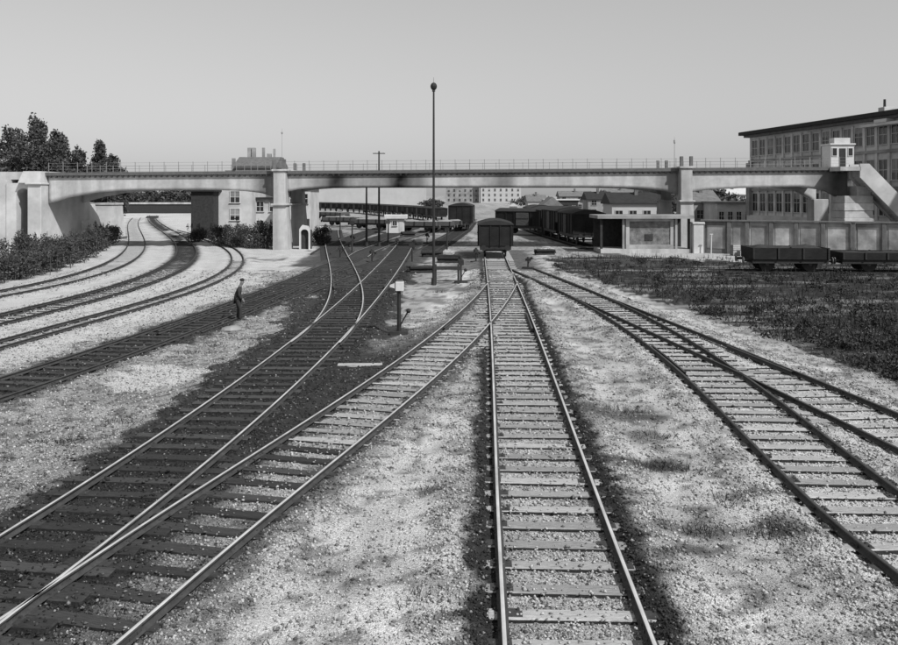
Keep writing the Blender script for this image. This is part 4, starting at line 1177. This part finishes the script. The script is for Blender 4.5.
# train of vans across the back of the yard
path = [(-46.0, 262.0), (-22.0, 216.0), (-6.5, 166.0), (2.5, 128.0)]
seg = np.array(path); dl = np.r_[0, np.cumsum(np.linalg.norm(np.diff(seg, axis=0), axis=1))]
names = ['first', 'second', 'third', 'fourth', 'fifth', 'sixth', 'seventh', 'eighth', 'ninth', 'tenth', 'eleventh', 'twelfth', 'thirteenth', 'fourteenth', 'fifteenth']
d = 2.0; i = 0
while d < dl[-1] - 22 and i < 15:
    x, y = np.interp(d, dl, seg[:, 0]), np.interp(d, dl, seg[:, 1]); x2, y2 = np.interp(d + 8, dl, seg[:, 0]), np.interp(d + 8, dl, seg[:, 1])
    van('far dark van, %s from the left in the train across the yard' % names[i], x, y, -math.atan2(x2 - x, y2 - y), L=7.6, W=2.8, zt=2.3, arch=0.22, group='vans of the far train', detail=False)
    d += 8.9; i += 1
# open wagons with pale canvas loads
for x, y, L_, a, lab in ((418, 232, 5.5, 1.25, 'far open wagon with grey canvas load right of the white hut'), (440, 232, 3.2, 1.35, 'far short wagon with pale canvas, left of two by the mast'), (451.5, 231, 3.0, 1.35, 'far short wagon with pale canvas, right of two by the mast'),
                       (345, 226, 6.5, 1.1, 'far open wagon with pale load left of the two poles'), (330, 219, 7.5, 1.0, 'farthest open wagon with pale load near the white house'), (372, 229, 5.5, 1.15, 'far open wagon with pale load behind the two poles')):
    X, Y = gp(x, y)
    low_wagon(lab, X + L_ / 2 * math.sin(a), Y - L_ / 2 * math.cos(a), a, L_, 0.4, ('tarp', 0.3), group='loaded wagons far in the yard', bodym='wagon_mid')
# low wagons in the weeds at the right, on a hidden siding
sa = math.radians(86)
X, Y = gp(822, 272)
low_wagon('low dark wagon heaped with coal, left one at the edge of the weedy field', X, Y, sa, 4.4, 0.55, ('wood_dark', 0.2), group='coal wagons in the weeds')
low_wagon('low dark wagon at the right edge of the weedy field', X + 8.3, Y - 8.3 / math.tan(sa) - 0.0, sa, 7.6, 0.3, ('wood_dark', 0.08), group='coal wagons in the weeds')
sd = thing('railway_track', 'short siding under the low dark wagons in the weeds', 'railway track', (X, Y, 0), sa, group='railway tracks of the yard')
for s in (-1, 1):
    mb = MB(); n_ = len(PROFILE)
    mb.prism_y([(s * 0.75 + u_, RT - 0.098 + w_) for u_, w_ in PROFILE], -10, 6.5).build('rail', 'rail_dark', sd)
yy_ = -9.8
while yy_ < 6.3:
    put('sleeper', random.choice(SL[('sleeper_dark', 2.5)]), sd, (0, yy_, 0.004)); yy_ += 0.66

# ------------------------------------------------------------------ small yard things
X, Y = gp(395, 233)
hut = thing('yard_hut', 'small white hut with a flat projecting roof and one dark window in mid-yard', 'hut', (X, Y, 0))
MB().cbox(-1.05, 1.05, 0, 2.0, -0.1, 1.75, 0.02).build('wall', 'white', hut)
MB().cbox(-1.3, 1.45, -0.35, 2.2, 1.752, 2.2, 0.04).build('roof', 'roof_pale', hut)
win(hut, 'y', -0.28, 0.22, 0.9, 1.45, 0.0, 'white', 1, 0)
MB().box(0.5, 0.95, -0.05, -0.003, 0, 1.5).build('door', 'plaster', hut)
hx, hy = gp(513.5, 213); hut2 = thing('signal_hut', 'tiny far white hut with one dark window above the middle van', 'hut', ((513.5 - CX) * 150 / F, 150, 0))
MB().cbox(-0.65, 0.65, 0, 1.5, -0.1, 2.6, 0.02).build('wall', 'white', hut2)
MB().prism_y([(-0.9, 2.602), (0.9, 2.602), (0, 3.2)], -0.2, 1.7).build('roof', 'roof_pale', hut2)
win(hut2, 'y', -0.25, 0.25, 1.3, 1.9, 0.0, 'white', 0, 0)


def switch_stand(label, x, y, h, rz=0.0, tilt=0.0):
    X, Y = gp(x, y)
    t = thing('switch_stand', label, 'switch stand', (X, Y, -0.02), rz, 'switch stands of the yard')
    MB().box(-0.35, 0.35, -0.18, 0.18, -0.05, 0.09).build('base', 'wood_dark', t)
    MB().tube((0, 0, 0.05), (tilt, 0, h * 0.72), 0.055, 0.04).build('post', 'iron', t)
    ln_ = MB().cbox(tilt - 0.15, tilt + 0.15, -0.13, 0.13, h * 0.68, h * 0.9, 0.03).build('lantern', 'iron', t)
    MB().ball((tilt, 0, h * 0.93), 0.09, 8, 6).build('lantern_top', 'iron', ln_)
    MB().tube((0, -0.02, 0.25), (0.22, -0.05, 0.62), 0.022).ball((0.24, -0.05, 0.66), 0.09, 8, 6).build('lever', 'iron', t)
    return t


switch_stand('small dark switch stand far beyond the oil-soaked track near the hut', 397, 249, 1.0)
switch_stand('dark switch stand just left of the dark van on the main track', 461, 282, 1.35)
X, Y = gp(399, 333); pi_ = thing('point_indicator', 'dark post with a white pointed lamp head between oil-soaked and pale branch tracks', 'signal', (X, Y, -0.03))
MB().tube((0, 0, -0.05), (0.0, 0, 1.45), 0.075, 0.06).build('post', 'iron', pi_)
MB().box(-0.3, 0.3, -0.16, 0.16, -0.05, 0.1).build('base', 'wood_dark', pi_)
hd = MB().cbox(-0.12, 0.16, -0.13, 0.13, 1.45, 1.75, 0.02).prism_y([(-0.118, 1.52), (-0.118, 1.7), (-0.30, 1.63), (-0.30, 1.57)][::-1], -0.08, 0.08).build('lamp_head', 'white', pi_)
MB().cbox(-0.1, 0.14, -0.1, 0.1, 1.751, 1.79, 0.01).build('lid', 'iron_mid', hd)
MB().tube((0.05, -0.05, 0.3), (0.3, -0.08, 0.75), 0.025).ball((0.32, -0.08, 0.78), 0.08, 8, 6).build('lever', 'iron', pi_)
X, Y = gp(360, 366); pk = MB().cbox(-0.6, 0.6, -0.11, 0.11, -0.02, 0.06, 0.012).build('plank', 'wood_pale'); pk.location = (X, Y, 0.0); pk.rotation_euler = (0, 0, 0.04)
tag(pk, 'pale plank lying on the dark ground beside the oil-soaked track', 'plank')
X, Y = gp(231, 330); sb = MB()
sb.ball((0, 0, 0.02), 0.3, 9, 6, 0, 0.45); sb.v = [(x * (1.25 + 0.2 * math.sin(5 * y)), y, z * (1 + 0.25 * math.sin(7 * x))) for x, y, z in sb.v]
so_ = sb.build('boulder', 'plaster_mid'); so_.location = (X, Y, 0); tag(so_, 'flat pale stone slab below the lantern switch stand', 'stone')
pa = gp(437, 281.5); pb = gp(513, 281.5)
rod = MB().tube((pa[0], pa[1], 0.05), (pb[0], pb[1], 0.05), 0.025, n=6).build('point_rod', 'iron'); tag(rod, 'thin dark point rod lying across the main track before the van', 'rod')
bf = thing('timber_barrier', 'low dark timber barrier of two posts and a bar right of the tall mast', 'barrier', (*gp(447, 283), -0.02))
for x in (-0.6, 0.6): MB().box(x - 0.06, x + 0.06, -0.06, 0.06, -0.05, 1.0).build('post', 'wood_dark', bf)
MB().box(-0.75, 0.75, -0.1, -0.062, 0.72, 0.9).build('bar', 'wood_dark', bf)

for x, y, lab, h in ((340, 258, 'dark switch stand left of the crossing of the two dark tracks', 0.9), (372, 262, 'dark switch stand right of the crossing of the two dark tracks', 0.9), (414, 250, 'dark switch stand at the end of the oil-soaked track', 0.9),
                   (427, 243, 'small dark switch stand left of the tall mast foot, far back', 1.0), (352, 245, 'small dark switch stand by the far bend of the dark track', 1.0), (476, 262, 'dark switch stand touching the left side of the dark van', 1.0), (528, 268, 'low dark switch stand where the right-hand tracks leave the main track', 0.7)):
    switch_stand(lab, x, y, h, random.uniform(-0.5, 0.5))
for x, y, n_, a, lab in ((421, 272, 3, 0.2, 'small stack of dark old sleepers left of the tall mast'), (449, 262, 4, -0.1, 'dark sleeper stack right of the tall mast toward the van'), (432, 256, 3, 0.1, 'low dark sleeper stack behind the tall mast'), (408, 236, 4, 0.3, 'dark sleeper stack beside the white hut'), (545, 254, 3, 0.1, 'dark sleeper stack right of the dark van')):
    X, Y = gp(x, y)
    t = thing('sleeper_stack', lab, 'timber stack', (X, Y, -0.03), a, 'stacked sleepers')
    for lv in range(n_):
        for q in range(3 - (lv % 2)):
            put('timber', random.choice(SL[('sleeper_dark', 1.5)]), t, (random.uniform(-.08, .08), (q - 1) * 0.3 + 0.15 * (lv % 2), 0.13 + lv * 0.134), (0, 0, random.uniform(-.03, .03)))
for x, y, h, lab in ((352, 252, 2.6, 'short dark post between the far dark tracks, left one'), (388, 246, 2.4, 'short dark post right of the pair of poles'), (447, 249, 1.9, 'short dark post behind the timber barrier'), (412, 262, 1.4, 'short dark post beside the end of the oil-soaked track'), (340, 240, 3.2, 'short dark post by the far bend of the dark track')):
    X, Y = gp(x, y)
    t = thing('marker_post', lab, 'post', (X, Y, -0.05))
    MB().tube((0, 0, 0), (0.03, 0, h), 0.07, 0.055, 7).build('shaft', 'wood_dark', t)
    MB().box(-0.2, 0.2, -0.09, -0.06, h - 0.35, h - 0.05).build('board', random.choice(['plaster_mid', 'iron']), t)

# low leafy weeds among the grass of the right-hand field
blobs = []
while len(blobs) < 420:
    yy = 17 * (60 / 17.0) ** random.random(); xx = random.uniform(2, 0.6 * yy + 2)
    A1, A2 = np.array([xx]), np.array([yy])
    if inpoly(A1, A2, WEEDS)[0] and lat('H', A1, A2)[0] > 1.8 and fbm(A1, A2, 0.5, 7)[0] > 0.45:
        r_ = random.uniform(0.12, 0.4); blobs.append((xx, yy, r_ * 0.35, r_, r_, r_ * random.uniform(0.35, 0.8)))
v, f = leaves(blobs, 26000, 0.05, 301, 0.2)
v[:, 2] = np.maximum(v[:, 2], -0.03)
tag(put('low_weeds', np_mesh('low_weeds', v, f, ['weed_leaf'])), 'low leafy weed clumps scattered through the dark field', 'weeds', kind='stuff')

# ------------------------------------------------------------------ the figure beside the cinder track
def skin(name, verts, edges, radii, matn, parent, sub=2):
    me = bpy.data.meshes.new(name)
    me.from_pydata(verts, edges, [])
    me.materials.append(M[matn])
    o = put(name, me, parent)
    md_ = o.modifiers.new('skin', 'SKIN')
    md_.use_smooth_shade = True
    for i, r in enumerate(radii):
        me.skin_vertices[0].data[i].radius = (r, r) if not isinstance(r, tuple) else r
    me.skin_vertices[0].data[0].use_root = True
    sb_ = o.modifiers.new('subsurf', 'SUBSURF'); sb_.levels = sub; sb_.render_levels = sub
    return o


X, Y = gp(239, 320.5)
man = thing('person', 'person in dark jacket, trousers and cap standing slightly bent beside the cinder track', 'person', (X, Y, -0.03), 0.25)
man.scale = (0.94, 0.94, 0.94)
V = [(-0.07, 0, 0.88), (-0.06, 0, 1.02), (-0.01, 0, 1.2), (0.05, 0, 1.36), (0.08, 0, 1.42), (0.11, 0, 1.50), (0.12, 0, 1.59)]
RR = [0.12, 0.11, 0.125, 0.06, 0.05, 0.072, 0.078]
ED = [(0, 1), (1, 2), (2, 3), (3, 4), (4, 5), (5, 6)]
TV, TR, TE = [(-0.07, 0, 0.90)], [0.145], []
JV, JR, JE = [(-0.07, 0, 0.80), (-0.06, 0, 1.02), (-0.01, 0, 1.2), (0.045, 0, 1.35)], [0.155, 0.14, 0.15, 0.075], [(0, 1), (1, 2), (2, 3)]


def chain(vs, rs, es, start, pts):
    p = start
    for (c, r) in pts:
        vs.append(c); rs.append(r); es.append((p, len(vs) - 1)); p = len(vs) - 1
    return p


for sd_, kx2, ax2 in ((1, 0.0, -0.06), (-1, 0.06, 0.04)):
    chain(V, RR, ED, 0, [((-0.06, sd_ * 0.09, 0.83), 0.08), ((kx2, sd_ * 0.10, 0.48), 0.055), ((ax2, sd_ * 0.10, 0.09), 0.04), ((ax2 + 0.16, sd_ * 0.11, 0.04), 0.03)])
    chain(TV, TR, TE, 0, [((-0.06, sd_ * 0.09, 0.82), 0.10), ((kx2, sd_ * 0.10, 0.48), 0.075), ((ax2, sd_ * 0.10, 0.08), 0.062)])
    h_ = chain(V, RR, ED, 2, [((0.03, sd_ * 0.17, 1.31), 0.055), ((-0.01, sd_ * 0.22, 1.05), 0.04), ((0.13, sd_ * 0.20, 0.86), 0.028), ((0.175, sd_ * 0.19, 0.81), 0.03)])
    for q in range(4):
        dq = (q - 1.5) * 0.02
        chain(V, RR, ED, h_, [((0.195 + 0.3 * dq, sd_ * 0.185 + dq, 0.775), 0.009), ((0.20, sd_ * 0.175 + dq, 0.735 + abs(dq) * 0.3), 0.008), ((0.185, sd_ * 0.165 + dq, 0.71 + abs(dq) * 0.4), 0.007)])
    chain(V, RR, ED, h_ - 1, [((0.175, sd_ * 0.155, 0.83), 0.011), ((0.205, sd_ * 0.145, 0.79), 0.009)])
    chain(JV, JR, JE, 2, [((0.03, sd_ * 0.175, 1.31), 0.075), ((-0.01, sd_ * 0.225, 1.05), 0.06), ((0.12, sd_ * 0.20, 0.88), 0.045)])
    chain(V, RR, ED, 5, [((0.10, sd_ * 0.085, 1.53), 0.014)])
chain(V, RR, ED, 5, [((0.205, 0, 1.52), 0.014)])
M['skin_grey'] = mat('weathered_skin', 0.16, 0.9, 1.1, 6.0, bump=0.1)
M['cloth_dark'] = mat('dark_work_cloth', 0.03, 0.7, 1.3, 9.0, bump=0.3)
skin('body', V, ED, RR, 'skin_grey', man, 1)
skin('jacket', JV, JE, JR, 'cloth_dark', man)
skin('trousers', TV, TE, TR, 'cloth_dark', man)
cp = MB().ball((0.115, 0, 1.62), 0.098, 12, 8, 0, 0.62)
cp.prism_x([(-0.08, 1.60), (0.08, 1.60), (0.08, 1.612), (-0.08, 1.612)], 0.18, 0.29)
cp.build('cap', 'cloth_dark', man, smooth=False)
for sd_, ax2 in ((1, -0.06), (-1, 0.04)):
    MB().cbox(ax2 - 0.09, ax2 + 0.2, sd_ * 0.105 - 0.05, sd_ * 0.105 + 0.05, 0.0, 0.10, 0.022).build('shoe', 'iron', man)
    MB().ball((0.178, sd_ * 0.032, 1.545), 0.013, 6, 5).build('eye', 'iron', man)
